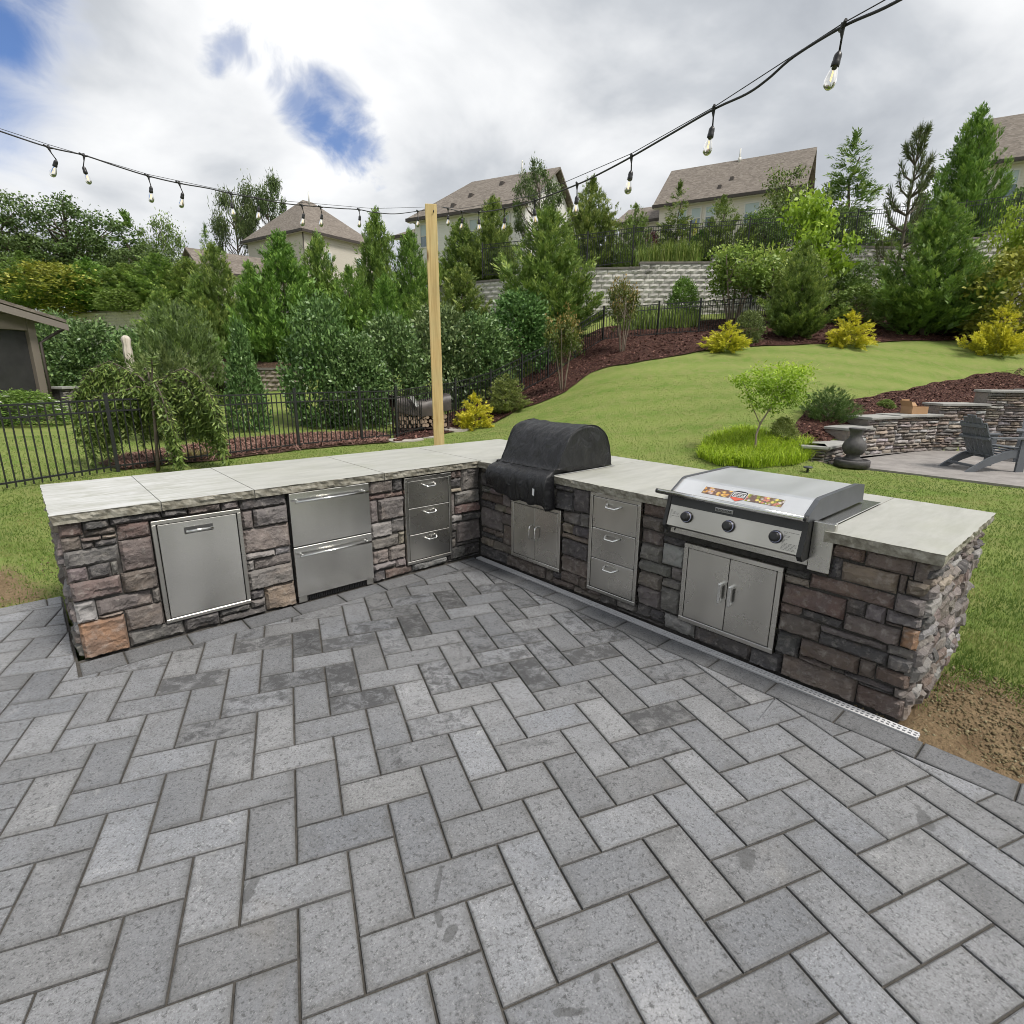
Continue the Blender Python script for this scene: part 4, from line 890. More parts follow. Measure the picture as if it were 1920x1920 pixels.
def invd(px, a, b): return 1/(a[1]+(b[1]-a[1])*(px-a[0])/(b[0]-a[0]))
DR = lambda px: invd(px, (826, 1/7.1), (1590, 1/2.0))
DL_ = lambda px: invd(px, (805, 1/7.1), (95, 1/4.1))
rp = [(828, 388), (845, 392), (866, 397), (898, 398), (946, 391), (1003, 376), (1082, 346), (1128, 324), (1184, 294), (1260, 250), (1338, 205), (1400, 176), (1440, 148), (1490, 105), (1580, 50), (1660, 14), (1760, -40), (1900, -110)]
string('right-hand light string rising from the post over the griddle', [(x, y, DR(x)) for x, y in rp],
       [(x, y, DR(x), dr_, ln) for x, y, dr_, ln in ((840, 392, .075, .05), (866, 397, .08, .1), (898, 398, .075, -.05), (946, 391, .085, .08), (1003, 376, .075, -.1), (1082, 346, .085, .05), (1184, 294, .085, .1), (1338, 205, .08, .12), (1580, 50, .085, .16))],
       [(828, 388, 7.1), (866, 391, DR(866)), (1003, 366, DR(1003)), (1184, 288, DR(1184)), (1338, 201, DR(1338)), (1580, 44, DR(1580)), (1760, -56, DR(1760)), (1900, -130, DR(1900))], at(828, 388, 7.1))
lpn = [(806, 392), (783, 396), (740, 401), (700, 398), (673, 393), (640, 391), (601, 388), (566, 385), (530, 381), (482, 372), (433, 363), (390, 353), (338, 344), (278, 330), (220, 312), (157, 291), (91, 276), (0, 246), (-120, 205)]
string('left-hand light string from the post across the cloudy sky', [(x, y, DL_(x)) for x, y in lpn],
       [(x, y, DL_(x), dr_, ln) for x, y, dr_, ln in ((783, 396, .07, .05), (673, 393, .07, .1), (601, 388, .08, .12), (566, 385, .085, .16), (482, 372, .08, .1), (433, 363, .09, -.05), (336, 343, .085, .2), (278, 330, .09, .1), (157, 291, .10, -.15), (91, 276, .09, .35))],
       [(806, 388, 7.1), (700, 391, DL_(700)), (500, 374, DL_(500)), (278, 327, DL_(278)), (91, 271, DL_(91)), (0, 241, DL_(0)), (-120, 198, DL_(-120))], at(806, 392, 7.1))
# ------------------------------------------------------------------ fences
PICK = MB().box(-.008, -.008, 0, .008, .008, 1).mesh('picket', BLACKM); POST_ = MB().cbox(-.026, -.026, 0, .026, .026, 1, .004).mesh('post', BLACKM)
CAP_ = MB().box(-.031, -.031, 0, .031, .031, .02).mesh('post_cap', BLACKM)
def fence(label, pts, H=1.16, sp=.105, group=None, joined=False, cat='fence', name='metal_fence', zs=None):
    F = empty(name, label, cat, (pts[0][0], pts[0][1], pts[0][2]), group=group); O = np.array(pts[0], float); stuff = MB()
    for i, p in enumerate(pts):
        p = np.array(p, float)-O; o = link('post', POST_, F, (p[0], p[1], p[2]-.05), scale=(1, 1, H+.12)); link('post_cap', CAP_, o, (0, 0, 1.), scale=(1, 1, 1/(H+.12)))
        if i == len(pts)-1: break
        q = np.array(pts[i+1], float)-O; L = math.hypot(q[0]-p[0], q[1]-p[1]); a = math.atan2(q[1]-p[1], q[0]-p[0]); sl_ = math.atan2(q[2]-p[2], L)
        for h in (H-.02, H-.19, .10):
            mb = MB(); L3 = math.hypot(L, q[2]-p[2]); mb.box(.0, -.013, -.013, L3, .013, .013); mb.build('rail', BLACKM, F, (p[0], p[1], p[2]+h), (0, -sl_, a))
        n = max(2, int(L/sp))
        for k in range(1, n):
            c = p+(q-p)*k/n
            if joined: stuff.box(c[0]-.008, c[1]-.008, c[2]+.03, c[0]+.008, c[1]+.008, c[2]+H-.02)
            else: link('picket', PICK, F, (c[0], c[1], c[2]+.03), (0, 0, a), (1, 1, H-.05))
    if joined: o = stuff.build('pickets', BLACKM, F); o['kind'] = 'stuff'
    return F
def onter(p): return (p[0], p[1], terr(p[0], p[1])[0])
f1 = [gz(-260, 965), gz(-40, 925), gz(222, 884), gz(413, 861), gz(561, 841), gz(679, 828), gz(745, 820)]
fence('black metal picket fence crossing the lawn behind the left wing', [onter(p) for p in f1], group='black metal fences')
f2 = [gz(745, 820), at(855, 787, 16.3), at(920, 769, 17.3), at(978, 737, 18.2), at(1027, 713, 18.8), at(1078, 675, 19.6), at(1130, 638, 20.4)]
fence('black metal picket fence climbing the mulch slope beside the hollies', [onter(p) for p in f2], group='black metal fences')
f3 = [at(1130, 638, 20.4), at(1232, 632, 20.6), at(1309, 628, 20.8), at(1402, 616, 21.4), at(1470, 610, 22), at(1540, 603, 22.5), at(1620, 598, 22.9), at(1700, 592, 23.2), at(1790, 585, 23.6), at(1870, 577, 24), at(1960, 566, 24.4)]
fence('black metal picket fence along the top of the mulch bed below the block wall', [onter(p) for p in f3], group='black metal fences')
# ------------------------------------------------------------------ block retaining walls
BLOCK = None
def block_mat(name, a, b_, dark):
    m, nt, b = newmat(name); v = coords(nt); w = coords(nt, 'World'); n = noise_(nt, v, 6., 6., .65); n2 = noise_(nt, w, .9, 6., .7, .6)
    c = mixc(nt, ramp(nt, n, [(.35, 0.), (.68, 1.)]), a, b_); c = mixc(nt, ramp(nt, n2, [(.56, 0.), (.66, .8)]), c, dark)
    r = nd(nt, 'ShaderNodeObjectInfo').outputs['Random']; k = math_(nt, 'MULTIPLY_ADD', r, .35, .82)
    c = mixc(nt, 1., c, nd(nt, 'ShaderNodeCombineColor', {0: k, 1: k, 2: k}).outputs[0], 'MULTIPLY')
    nt.links.new(c, b.inputs['Base Color']); b.inputs['Roughness'].default_value = .9; nt.links.new(bump_(nt, n, .7, .03), b.inputs['Normal']); return m
BLOCK = block_mat('split_face_block', (.44, .42, .39), (.58, .56, .52), (.11, .105, .10))
BLOCKD = block_mat('brown_block', (.23, .19, .155), (.33, .285, .24), (.12, .10, .085))
def blockmesh(seed, w=.45, h=.2, d=.25, mat=None):
    r = random.Random(seed); vs = []; nx, nz_ = 4, 2
    for k in range(nz_+1):
        for i in range(nx+1):
            e = (i in (0, nx)) or (k in (0, nz_)); vs.append((.006+(w-.012)*i/nx+(0 if i in (0, nx) else r.uniform(-.02, .02)), (-.012 if e else -r.uniform(.03, .055)), .005+(h-.010)*k/nz_+(0 if k in (0, nz_) else r.uniform(-.02, .02))))
    m = nx+1; fs = [(k*m+i, k*m+i+1, (k+1)*m+i+1, (k+1)*m+i) for k in range(nz_) for i in range(nx)]
    ring = [0, nx, nz_*m+nx, nz_*m]; b = len(vs); vs += [(vs[q][0], d, vs[q][2]) for q in ring]
    fs += [(0, b, b+1, nx), (nz_*m, nz_*m+nx, b+2, b+3), (0, nz_*m, b+3, b), (nx, b+1, b+2, nz_*m+nx)]
    return MB().add(vs, fs)
BLM = [blockmesh(i).mesh('block', BLOCK) for i in range(6)]; BLV = [blockmesh(i+20) for i in range(4)]
def bwall(W, label, H, obj_from=None, obj_to=None, mat=BLOCK, bw=.45, bh=.2, name='retaining_wall', group=None, meshes=None, follow=True):
    """W: list of top points (x,y,z). Courses of blocks below each top line."""
    O = np.array(W[0]); Wl = empty(name, label, 'wall', tuple(O), group=group); st = MB(); caps = MB(); core = MB(); par = 0; nobj = 0
    for a, b in zip(W, W[1:]):
        a = np.array(a)-O; b = np.array(b)-O; L = math.hypot(*(b-a)[:2]); ang = math.atan2(b[1]-a[1], b[0]-a[0]); d = (b-a)/L; n = max(1, int(round(L/bw))); w = L/n
        z_avg = round(((a[2]+b[2])/2)/bh)*bh if follow else (a[2]+b[2])/2
        Rm = np.array([[math.cos(ang), -math.sin(ang)], [math.sin(ang), math.cos(ang)]])
        isobj = obj_from is not None and obj_from <= par < obj_to
        for c in range(int(H/bh)):
            z = z_avg-(c+1)*bh
            for k in range(-1, n+1):
                s0 = (k+(.5 if c % 2 else 0))*w
                if s0 < -w*.1 or s0 > L-w*.5: 
                    if not (c % 2 and -w*.6 < s0 < 0): continue
                p = a[:2]+Rm@np.array([s0, 0])
                if isobj: link('block', BLM[(k*3+c*5) % 6] if meshes is None else meshes[(k*3+c*5) % len(meshes)], Wl, (p[0], p[1], z), (0, 0, ang), (w/.45*1., 1, bh/.2)); nobj += 1
                else:
                    q = BLV[(k+c*2) % 4]; vv = np.array(q.v)*np.array([w/.45, 1, bh/.2]); xy = vv[:, :2]@Rm.T+p; st.add(np.c_[xy, vv[:, 2]+z], q.f)
        vv = np.array([(-.02, -.05, 0), (L+.02, -.05, 0), (L+.02, .3, 0), (-.02, .3, 0), (-.02, -.05, .09), (L+.02, -.05, .09), (L+.02, .3, .09), (-.02, .3, .09)])
        caps.add(np.c_[vv[:, :2]@Rm.T+a[:2], vv[:, 2]+z_avg+.002], [(0, 3, 2, 1), (4, 5, 6, 7), (0, 1, 5, 4), (1, 2, 6, 5), (2, 3, 7, 6), (3, 0, 4, 7)])
        vv = np.array([(0, .05, -H), (L, .05, -H), (L, .28, -H), (0, .28, -H), (0, .05, -.01), (L, .05, -.01), (L, .28, -.01), (0, .28, -.01)])
        core.add(np.c_[vv[:, :2]@Rm.T+a[:2], vv[:, 2]+z_avg], [(0, 3, 2, 1), (4, 5, 6, 7), (0, 1, 5, 4), (1, 2, 6, 5), (2, 3, 7, 6), (3, 0, 4, 7)])
        par += 1
    caps.build('cap_course', mk(name+'_cap', (.13, .12, .11), (.22, .20, .18), 5., .9), Wl); core.build('core', MORTAR, Wl)
    if st.v: o = st.build('blocks', mat, Wl); o['kind'] = 'stuff'
    return nobj
WT = [at(*p) for p in [(60, 592, 42), (310, 580, 37), (600, 555, 32), (800, 537, 29), (905, 527, 27), (1000, 517, 25.6), (1099, 510, 24.6), (1200, 502, 24.2), (1335, 492, 24), (1450, 485, 24.1), (1560, 477, 24.4), (1700, 462, 24.6), (1850, 445, 24.4), (1990, 425, 24)]]
nb_ = bwall(WT, 'tall pale grey block retaining wall below the upper houses', 3.2, 5, 8)
print('wall blocks', nb_)
LW = [at(*p) for p in [(395, 697, 21.4), (470, 695, 21.4), (560, 693, 21.2)]]
bwall(LW, 'low brown block garden wall with pine straw above it', 1.0, 0, 2, mat=BLOCKD, bw=.36, bh=.165, meshes=[blockmesh(i+40).mesh('block', BLOCKD) for i in range(4)], follow=False)
# ground above the walls
def bank(name, front, back, mat, label, n=10):
    mb = MB(); m = len(front)
    for t in np.linspace(0, 1, n):
        for a, b in zip(front, back):
            p = np.array(a)*(1-t)+np.array(b)*t; mb.v.append((p[0], p[1], p[2]+(mnoise.noise((p[0]*.6, p[1]*.6, 1.))*.15 if t > 0 else 0)))
    for i in range(n-1):
        for k in range(m-1): mb.f.append((i*m+k, i*m+k+1, (i+1)*m+k+1, (i+1)*m+k)); mb.sm.append(True); mb.mi.append(0)
    return tag(mb.build(name, mat), label, kind='structure')
UP = []
for p in WT:
    d = np.array([p[0]-CAM[0], p[1]-CAM[1]]); d /= np.linalg.norm(d); UP.append((p[0]+d[0]*70, p[1]+d[1]*70, p[2]+2.5))
ROUGHG = mk('rough_grass', (.085, .105, .035), (.16, .14, .065), 3., .95, bump=.8, bscale=20., bd=.05, kind='World')
ext0 = at(-900, 592, 42); d = np.array([ext0[0]-CAM[0], ext0[1]-CAM[1]]); d /= np.linalg.norm(d)
ext1 = at(2700, 400, 24); d1 = np.array([ext1[0]-CAM[0], ext1[1]-CAM[1]]); d1 /= np.linalg.norm(d1)
bank('upper_ground', [(ext0[0], ext0[1], 5.7)]+[(p[0]+.04*0, p[1]+.2, p[2]+.02) for p in WT]+[(ext1[0], ext1[1], 6.5)], [(ext0[0]+d[0]*70, ext0[1]+d[1]*70, 8.)]+UP+[(ext1[0]+d1[0]*70, ext1[1]+d1[1]*70, 9.)], ROUGHG, 'rough grass terrace above the block retaining wall', 14)
bank('pine_straw_bank', [(p[0], p[1]+.15, p[2]-.01) for p in LW], [at(380, 672, 24.5), at(470, 668, 24.5), at(580, 665, 24.5)], STRAW, 'rusty pine straw bank above the low brown garden wall')
# fence on the upper terrace
f4 = [at(*p) for p in [(905, 520, 27.6), (1005, 512, 26.4), (1100, 505, 25.4), (1185, 494, 25.2), (1290, 487, 25), (1400, 479, 25), (1500, 472, 25.2), (1600, 464, 25.4), (1700, 452, 25.4), (1800, 446, 25.4), (1900, 432, 25.2), (1990, 420, 25)]]
fence('black metal picket fence on the terrace above the block wall', f4, H=1.5, group='black metal fences', joined=True)
# ------------------------------------------------------------------ fire-pit terrace
PADM = mk('stamped_paving', (.20, .185, .175), (.29, .27, .255), 3.5, .75, bump=.5, bscale=9., bd=.02, kind='World')
pad = MB(); pad.prism(FIREPAD, -.12, .008); tag(pad.build('fire_pit_paving', PADM), 'pale stamped paving of the terrace with grey garden chairs', kind='structure')
seat = empty('seat_wall', 'curved dry-stacked stone seat wall stepping up in slab-capped tiers', 'wall', tuple(PITW[0]))
heights = [.33, .33, .58, .76, .78, 1.0, 1.28, 1.3]
ledge = mk('ledge_cap', (.26, .26, .245), (.35, .345, .325), 5., .7, bump=.3, bscale=30.)
for i, (a, b) in enumerate(zip(PITW, PITW[1:])):
    v = b[:2]-a[:2]; L = np.hypot(*v); ang = math.atan2(v[1], v[0]); h = heights[i]; p = a-PITW[0]
    for r0, r1, r2, r3, k in ashlar(L, h-.05, (.045, .06, .08), .12, .42, 30+i, 'bbgglptlty'):
        sid += 1; w, hh = r2-r0-.008, r3-r1-.008
        if w < .02: continue
        me = stonemesh(w, hh, rng.uniform(.03, .07), sid, .06, 1.6, .12).mesh('stone', STONE); q = p[:2]+np.array([math.cos(ang), math.sin(ang)])*(r0+.004)
        link('stone', me, seat, (q[0], q[1], r1+.004), (0, 0, ang), color=jit(np.array(SCOL[k])*1.5))
    mb = MB(); mb.box(0, .02, -.1, L, .45, h-.06); mb.build('core', STONE, seat, tuple(p), (0, 0, ang), color=(.22, .19, .17))
    if i not in (0,):
        mb = MB(); mb.cbox(-.03, -.09, h-.05, L+.03, .48, h, .008); mb.build('cap_slab', ledge, seat, tuple(p), (0, 0, ang))
mb = MB(); v = PITW[1]-PITW[0]; mb.cbox(-.12, -.09, .28, np.hypot(v[0], v[1])+.03, .42, .33, .008); mb.build('cap_slab', ledge, seat, (0, 0, 0), (0, 0, math.atan2(v[1], v[0])))
ub = gz(1596, 874); ur = empty('stone_urn', 'dark stone pedestal urn with a round belly on a ring base', 'urn', (ub[0], ub[1], .004))
URN = mk('weathered_lead', (.045, .042, .044), (.085, .08, .08), 12., .7, bump=.3)
mb = MB(); mb.lathe([(.285, 0), (.285, .10), (.27, .12), (.24, .12), (.235, .09), (.15, .09)], n=36); mb.build('basin', URN, ur)
mb = MB(); mb.lathe([(.14, .085), (.16, .11), (.145, .14), (.11, .155), (.12, .175), (.10, .19), (.15, .23), (.185, .30), (.19, .36), (.165, .43), (.115, .485), (.095, .53), (.10, .60), (.125, .65), (.135, .67), (.02, .67)], n=30); mb.build('urn_body', URN, ur)
cb = at(1712, 781, 11.75); box_ = empty('cardboard_box', 'open brown cardboard box standing on the seat wall cap', 'box', (cb[0], cb[1], .762), R_(-30))
CARD = mk('cardboard', (.40, .24, .13), (.34, .20, .10), 4., .8)
mb = MB(); t_ = .006; w, d_, h = .40, .28, .17
for q in ((0, 0, w, t_), (0, d_-t_, w, d_), (0, t_, t_, d_-t_), (w-t_, t_, w, d_-t_)): mb.box(q[0]-.2, q[1]-.14, 0, q[2]-.2, q[3]-.14, h)
mb.box(-.2, -.14, 0, .2, .14, t_); mb.build('carton', CARD, box_)
mb = MB(); mb.add([(-.2, .134, h), (.0, .134, h), (.0, .16, h+.14), (-.2, .16, h+.14)], [(0, 1, 2, 3)]); mb.build('flap', CARD, box_)
mb = MB(); mb.add([(-.2, -.14, h), (-.2, .14, h), (-.26, .14, h+.12), (-.26, -.14, h+.12)], [(0, 1, 2, 3)]); mb.build('flap', CARD, box_)
mb = MB(); mb.add([(.02, .134, h), (.2, .134, h), (.2, .20, h+.07), (.02, .20, h+.07)], [(0, 1, 2, 3)]); mb.build('flap', CARD, box_)
# adirondack chairs: local x = sideways, -y = the way the sitter faces
CHM = mk('grey_poly_lumber', (.115, .125, .14), (.10, .108, .122), 5., .55, bump=.1, bscale=60.)
def adirondack(loc, rz, label):
    C = empty('garden_chair', label, 'chair', loc, rz, 'grey slatted garden chairs')
    for s in (-1, 1):
        x = s*.29; mb = MB(); mb.extr([(-.32, .26), (-.32, .38), (-.05, .36), (.25, .25), (.55, .06), (.62, .0), (.48, .0), (.2, .13), (-.1, .24)][::-1], x-.018, x+.018); mb.build('seat_rail', CHM, C)
        mb = MB(); mb.cbox(x+s*.02-.018, -.36, 0, x+s*.02+.018, -.22, .56, .004); mb.build('leg', CHM, C)
        mb = MB(); mb.prism([(x-.06+s*.03, -.42), (x+.07+s*.03, -.42), (x+.075+s*.03, -.1), (x+.04+s*.02, .30), (x-.03+s*.02, .30), (x-.055+s*.02, -.1)], .56, .585); mb.build('armrest', CHM, C)
    for k in range(6):
        y = -.34+k*.088; z = .383-(.0 if k < 1 else (k-1)*.031); mb = MB(); mb.cbox(-.275, y, z, .275, y+.078, z+.022, .004); o = mb.build('seat_slat', CHM, C); 
    hts = (.74, .84, .89, .89, .84, .74)
    for k in range(6):
        x = -.27+k*.092; mb = MB(); L = hts[k]; mb.extr([(.12, .22), (.14, .215), (.14+.36*L, .22+.80*L), (.12+.36*L, .225+.80*L)][::-1], x, x+.083); mb.build('back_slat', CHM, C)
    for q in ((-.31, .30, .535, .31, .345, .575), (-.26, .385, .73, .26, .415, .79)): MB().cbox(*q, .004).build('back_brace', CHM, C)
    mb = MB(); mb.cbox(-.27, .46, .08, .27, .49, .12, .003); mb.build('stretcher', CHM, C)
    return C
c1 = gz(1848, 880); c2 = gz(1940, 866)
adirondack((c1[0], c1[1], .004), R_(50), 'grey slatted garden chair facing the frame edge, seen from its side')
adirondack((c2[0], c2[1], .004), R_(-80), 'grey slatted garden chair farther back, cut off by the frame edge')
sp_ = gz(1494, 868); L_ = empty('path_light', 'small black spotlight stuck in the grass clump beside the wall', 'light', (sp_[0], sp_[1], 0))
mb = MB(); mb.tube([(0, 0, -.05), (0, 0, .08)], .012, 6); mb.lathe([(.035, .06), (.045, .08), (.05, .15), (.04, .155)], n=14); mb.build('spot_housing', BLACKP, L_)
sk = gz(1514, 884); L_ = empty('sprinkler_head', 'round grey well-light cap set in the lawn behind the griddle', 'light', (sk[0], sk[1], 0))
mb = MB(); mb.lathe([(.02, -.05), (.02, .05), (.07, .06), (.075, .08), (.05, .09), (.02, .088)], n=20); mb.build('cap', GREYM, L_)
# ------------------------------------------------------------------ houses
def siding(name, col, pitch=.18):
    m, nt, b = newmat(name); z = nd(nt, 'ShaderNodeSeparateXYZ', {0: coords(nt, 'World')}).outputs[2]
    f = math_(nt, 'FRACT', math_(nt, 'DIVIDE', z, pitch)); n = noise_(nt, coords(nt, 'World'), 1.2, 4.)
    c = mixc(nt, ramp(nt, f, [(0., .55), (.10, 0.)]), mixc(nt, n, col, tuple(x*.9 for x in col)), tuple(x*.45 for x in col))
    nt.links.new(c, b.inputs['Base Color']); b.inputs['Roughness'].default_value = .75; nt.links.new(bump_(nt, f, .8, .03), b.inputs['Normal']); return m
def shingle_mat():
    m, nt, b = newmat('roof_shingles'); v = coords(nt, 'World'); vo = nd(nt, 'ShaderNodeTexVoronoi', {'Vector': nd(nt, 'ShaderNodeVectorMath', {0: v, 1: (1., 1., 2.2)}, operation='MULTIPLY').outputs[0], 'Scale': 5.}); g = nd(nt, 'ShaderNodeSeparateColor', {0: vo.outputs['Color']})
    n = noise_(nt, v, .8, 5., .6); c = ramp(nt, g.outputs[0], [(0., (.125, .105, .088)), (.6, (.185, .157, .133)), (1., (.235, .205, .175))])
    z = nd(nt, 'ShaderNodeSeparateXYZ', {0: v}).outputs[2]; f = math_(nt, 'FRACT', math_(nt, 'MULTIPLY', z, 8.))
    c = mixc(nt, ramp(nt, f, [(0., .5), (.2, 0.)]), c, (.07, .06, .05)); c = mixc(nt, math_(nt, 'MULTIPLY', n, .35), c, (.13, .115, .10))
    nt.links.new(c, b.inputs['Base Color']); b.inputs['Roughness'].default_value = .95; nt.links.new(bump_(nt, g.outputs[0], .5, .02), b.inputs['Normal']); return m
SHING = shingle_mat(); FASC = mk('dark_fascia', (.045, .036, .03), rough=.6); TRIM = mk('white_trim', (.62, .61, .58), rough=.6); PANE = mk('window_glass', (.10, .15, .18), (.16, .22, .25), 1.5, .06, spec=1.)
PALE_PANE = mk('pale_sky_pane', (.42, .50, .52), rough=.5)  # pale blue upper panes, sky reflection painted into the colour
def window(W, P, w, h, mat_frame=TRIM, n=2):
    """window standing on the plane y = P.y of house W (local coordinates, front towards -y)"""
    mb = MB(); t = .09; x, y, z = P
    for q in ((x, z, x+w, z+t), (x, z+h-t, x+w, z+h), (x, z+t, x+t, z+h-t), (x+w-t, z+t, x+w, z+h-t)): mb.box(q[0], y-.06, q[1], q[2], y+.02, q[3])
    mb.box(x+t, y-.045, z+h/2-.03, x+w-t, y+.02, z+h/2+.03); o = mb.build('window', mat_frame, W)
    mb = MB(); mb.box(x+t*.9, y-.02, z+t*.9, x+w-t*.9, y+.01, z+h/2); mb.build('pane', PANE, o); mb = MB(); mb.box(x+t*.9, y-.025, z+h/2+.001, x+w-t*.9, y+.01, z+h-t*.9); mb.build('pane', PALE_PANE, o)
    return o
def gable_house(label, A, ang, L, D, H, rise, wallmat, wins, ov=.45, hipL=0., vents=(), name='house'):
    """A: front-left eave corner in the world; local x along the front, y away, z = 0 at the eave"""
    W = empty(name, label, 'house', (A[0], A[1], A[2]), ang)
    mb = MB(); mb.box(ov, ov, -H, L-ov, D-ov, 0)
    if not hipL: mb.add([(ov, ov, 0), (ov, D-ov, 0), (ov, D/2, rise*(1-ov*2/D)), ], [(0, 1, 2)])
    mb.add([(L-ov, ov, 0), (L-ov, D-ov, 0), (L-ov, D/2, rise*(1-ov*2/D))], [(2, 1, 0)]); mb.build('wall', wallmat, W)
    t = .16; mb = MB()
    r0, r1 = (hipL, L); e0, e1 = (0, L)
    fr = [(e0, 0, 0), (e1, 0, 0), (r1, D/2, rise), (r0, D/2, rise)]; bk = [(e1, D, 0), (e0, D, 0), (r0, D/2, rise), (r1, D/2, rise)]
    for q in (fr, bk): mb.add(q+[(a, b, c-t) for a, b, c in q], [(0, 1, 2, 3), (7, 6, 5, 4), (0, 4, 5, 1), (1, 5, 6, 2), (3, 2, 6, 7), (0, 3, 7, 4)])
    if hipL: q = [(e0, 0, 0), (r0, D/2, rise), (e0, D, 0)]; mb.add(q+[(a, b, c-t) for a, b, c in q], [(0, 1, 2), (5, 4, 3), (0, 2, 5, 3)])
    rf = mb.build('roof', SHING, W)
    mb = MB(); mb.box(-.02, -.12, -.24, L+.02, .0-.003, -.02); mb.build('gutter', FASC, rf)
    mb = MB(); mb.box(0, .01, -.26, L, ov, -.18); mb.build('soffit', TRIM, rf)
    for x, yy, hh in vents:
        z = rise*yy/(D/2); mb = MB()
        if hh > .5: mb.tube([(x, yy, z-.1), (x, yy, z+hh)], .06, 8); mb.tube([(x, yy, z-.1), (x, yy, z+.25)], .13, 8); mb.build('vent_pipe', TRIM, rf)
        else: mb.add([(x-.15, yy, z), (x+.15, yy, z), (x+.12, yy+.1, z+hh+.12), (x-.12, yy+.1, z+hh+.12), (x-.15, yy+.5, z+.32), (x+.15, yy+.5, z+.32)], [(0, 1, 2, 3), (3, 2, 5, 4), (0, 3, 4), (1, 5, 2)]); mb.build('roof_vent', FASC, rf)
    for (x, z, w, h) in wins: window(W, (x, ov, z), w, h)
    return W
CREAM = siding('cream_siding', (.70, .66, .60)); WHITE = siding('white_siding', (.78, .775, .75)); TAUPE = siding('taupe_siding', (.62, .58, .51))
E_ANG = math.atan2(-.94, .34)
hc = at(1224, 385, 45)
HC = gable_house('cream two-storey house with tan shingle roof above the pale block wall', hc, math.atan2(-.948, .319), 11.2, 9.6, 9., 3.8, CREAM, [(1.9, -2.05, .85, 1.6), (3.0, -2.05, .85, 1.6), (4.1, -2.05, .85, 1.6), (7.0, -2.15, 1.15, 1.55), (9.6, -2.1, .9, 1.6), (1.9, -5.6, 1.2, 1.8), (4.4, -5.6, 1.2, 1.8), (7.4, -5.6, 1.6, 1.8)], vents=[(5.6, 4.6, .9), (5.6, 1.9, .2), (4.9, 1.0, .2)])
hb_ = at(1150, 419, 49.5)
gable_house('low side wing with tan roof left of the cream house', hb_, math.atan2(-.948, .319), 7., 8., 7., 2.0, CREAM, [])
hB = at(762, 410, 42)
HB = gable_house('white house with long tan hipped roof behind the light post', hB, math.atan2(-.934, .358), 10.3, 10.8, 8., 3.6, WHITE, [(.9, -2.1, .95, 1.7), (4.3, -2.1, .8, 1.6), (5.3, -2.1, .8, 1.6), (7.9, -2., .8, 1.5), (.9, -5.4, 1.2, 1.7), (4.6, -5.4, 1.4, 1.7)], hipL=2.6, vents=[(7.3, 5.0, 1.0), (6.2, 3.6, .2), (4.3, 2.2, .2), (3.6, .8, .2)])
hb2 = at(735, 442, 44.5); gable_house('small tan-roofed wing beside the white house', hb2, math.atan2(-.934, .358), 3.2, 7., 6., 1.6, WHITE, [], hipL=2.4)
hD = at(1822, 306, 36)
gable_house('cream house at the top corner with tan roof and tall windows', hD, math.atan2(-.94, .34), 13., 10., 9., 4.0, CREAM, [(1.75, -2.3, .95, 1.75), (3.0, -2.3, .95, 1.75), (4.6, -2.3, .95, 1.75), (1.75, -5.6, 1.3, 1.8)], hipL=1.2)
# hipped house on the left
hA = at(565, 427, 50); aA = math.atan2(1.79, 7.34)
W = empty('house', 'taupe two-storey house with pyramid hip roof left of the post', 'house', tuple(hA), aA)
LA, DA, RA, ov = 9.2, 9.9, 3.9, .4
mb = MB(); mb.box(ov, ov, -9, LA-ov, DA-ov, -.01); mb.build('wall', TAUPE, W)
ax0, ax1 = (LA/2-.6, DA/2), (LA/2+.6, DA/2); P = [(0, 0, 0), (LA, 0, 0), (LA, DA, 0), (0, DA, 0), (*ax0, RA), (*ax1, RA)]
mb = MB(); mb.add(P+[(a, b, c-.16) for a, b, c in P[:4]], [(0, 1, 5, 4), (1, 2, 5), (2, 3, 4, 5), (3, 0, 4), (0, 6, 7, 1), (1, 7, 8, 2), (2, 8, 9, 3), (3, 9, 6, 0)]); rf = mb.build('roof', SHING, W)
mb = MB(); mb.box(-.03, -.12, -.26, LA+.03, -.003, -.03); mb.box(-.12, -.03, -.26, -.003, DA+.03, -.03); mb.build('gutter', FASC, rf)
mb = MB(); mb.box(.0, .003, -.24, LA, ov+.01, -.17); mb.box(.003, ov, -.2405, ov+.01, DA, -.1705); mb.build('soffit', TRIM, rf)
mb = MB(); mb.tube([(ov-.03, ov-.03, -8), (ov-.03, ov-.03, -.2)], .05, 6); mb.build('downpipe', FASC, W)
mb = MB(); mb.tube([(LA/2-.3, DA/2-.6, RA-.6), (LA/2-.3, DA/2-.6, RA+.7)], .07, 8); mb.build('vent_pipe', TRIM, rf)
window(W, (6.4, ov, -3.2), .85, 1.7); window(W, (2.6, ov, -3.2), .85, 1.7)
w_ = window(W, (0, 0, 0), .9, 1.7); w_.rotation_euler = (0, 0, -math.pi/2); w_.location = (ov, 6.6, -3.3)
hl = at(376, 505, 46); gable_house('small tan gable roof peeping between the left conifers', hl, aA+R_(-8), 9., 6., 5., 2.1, TAUPE, [])
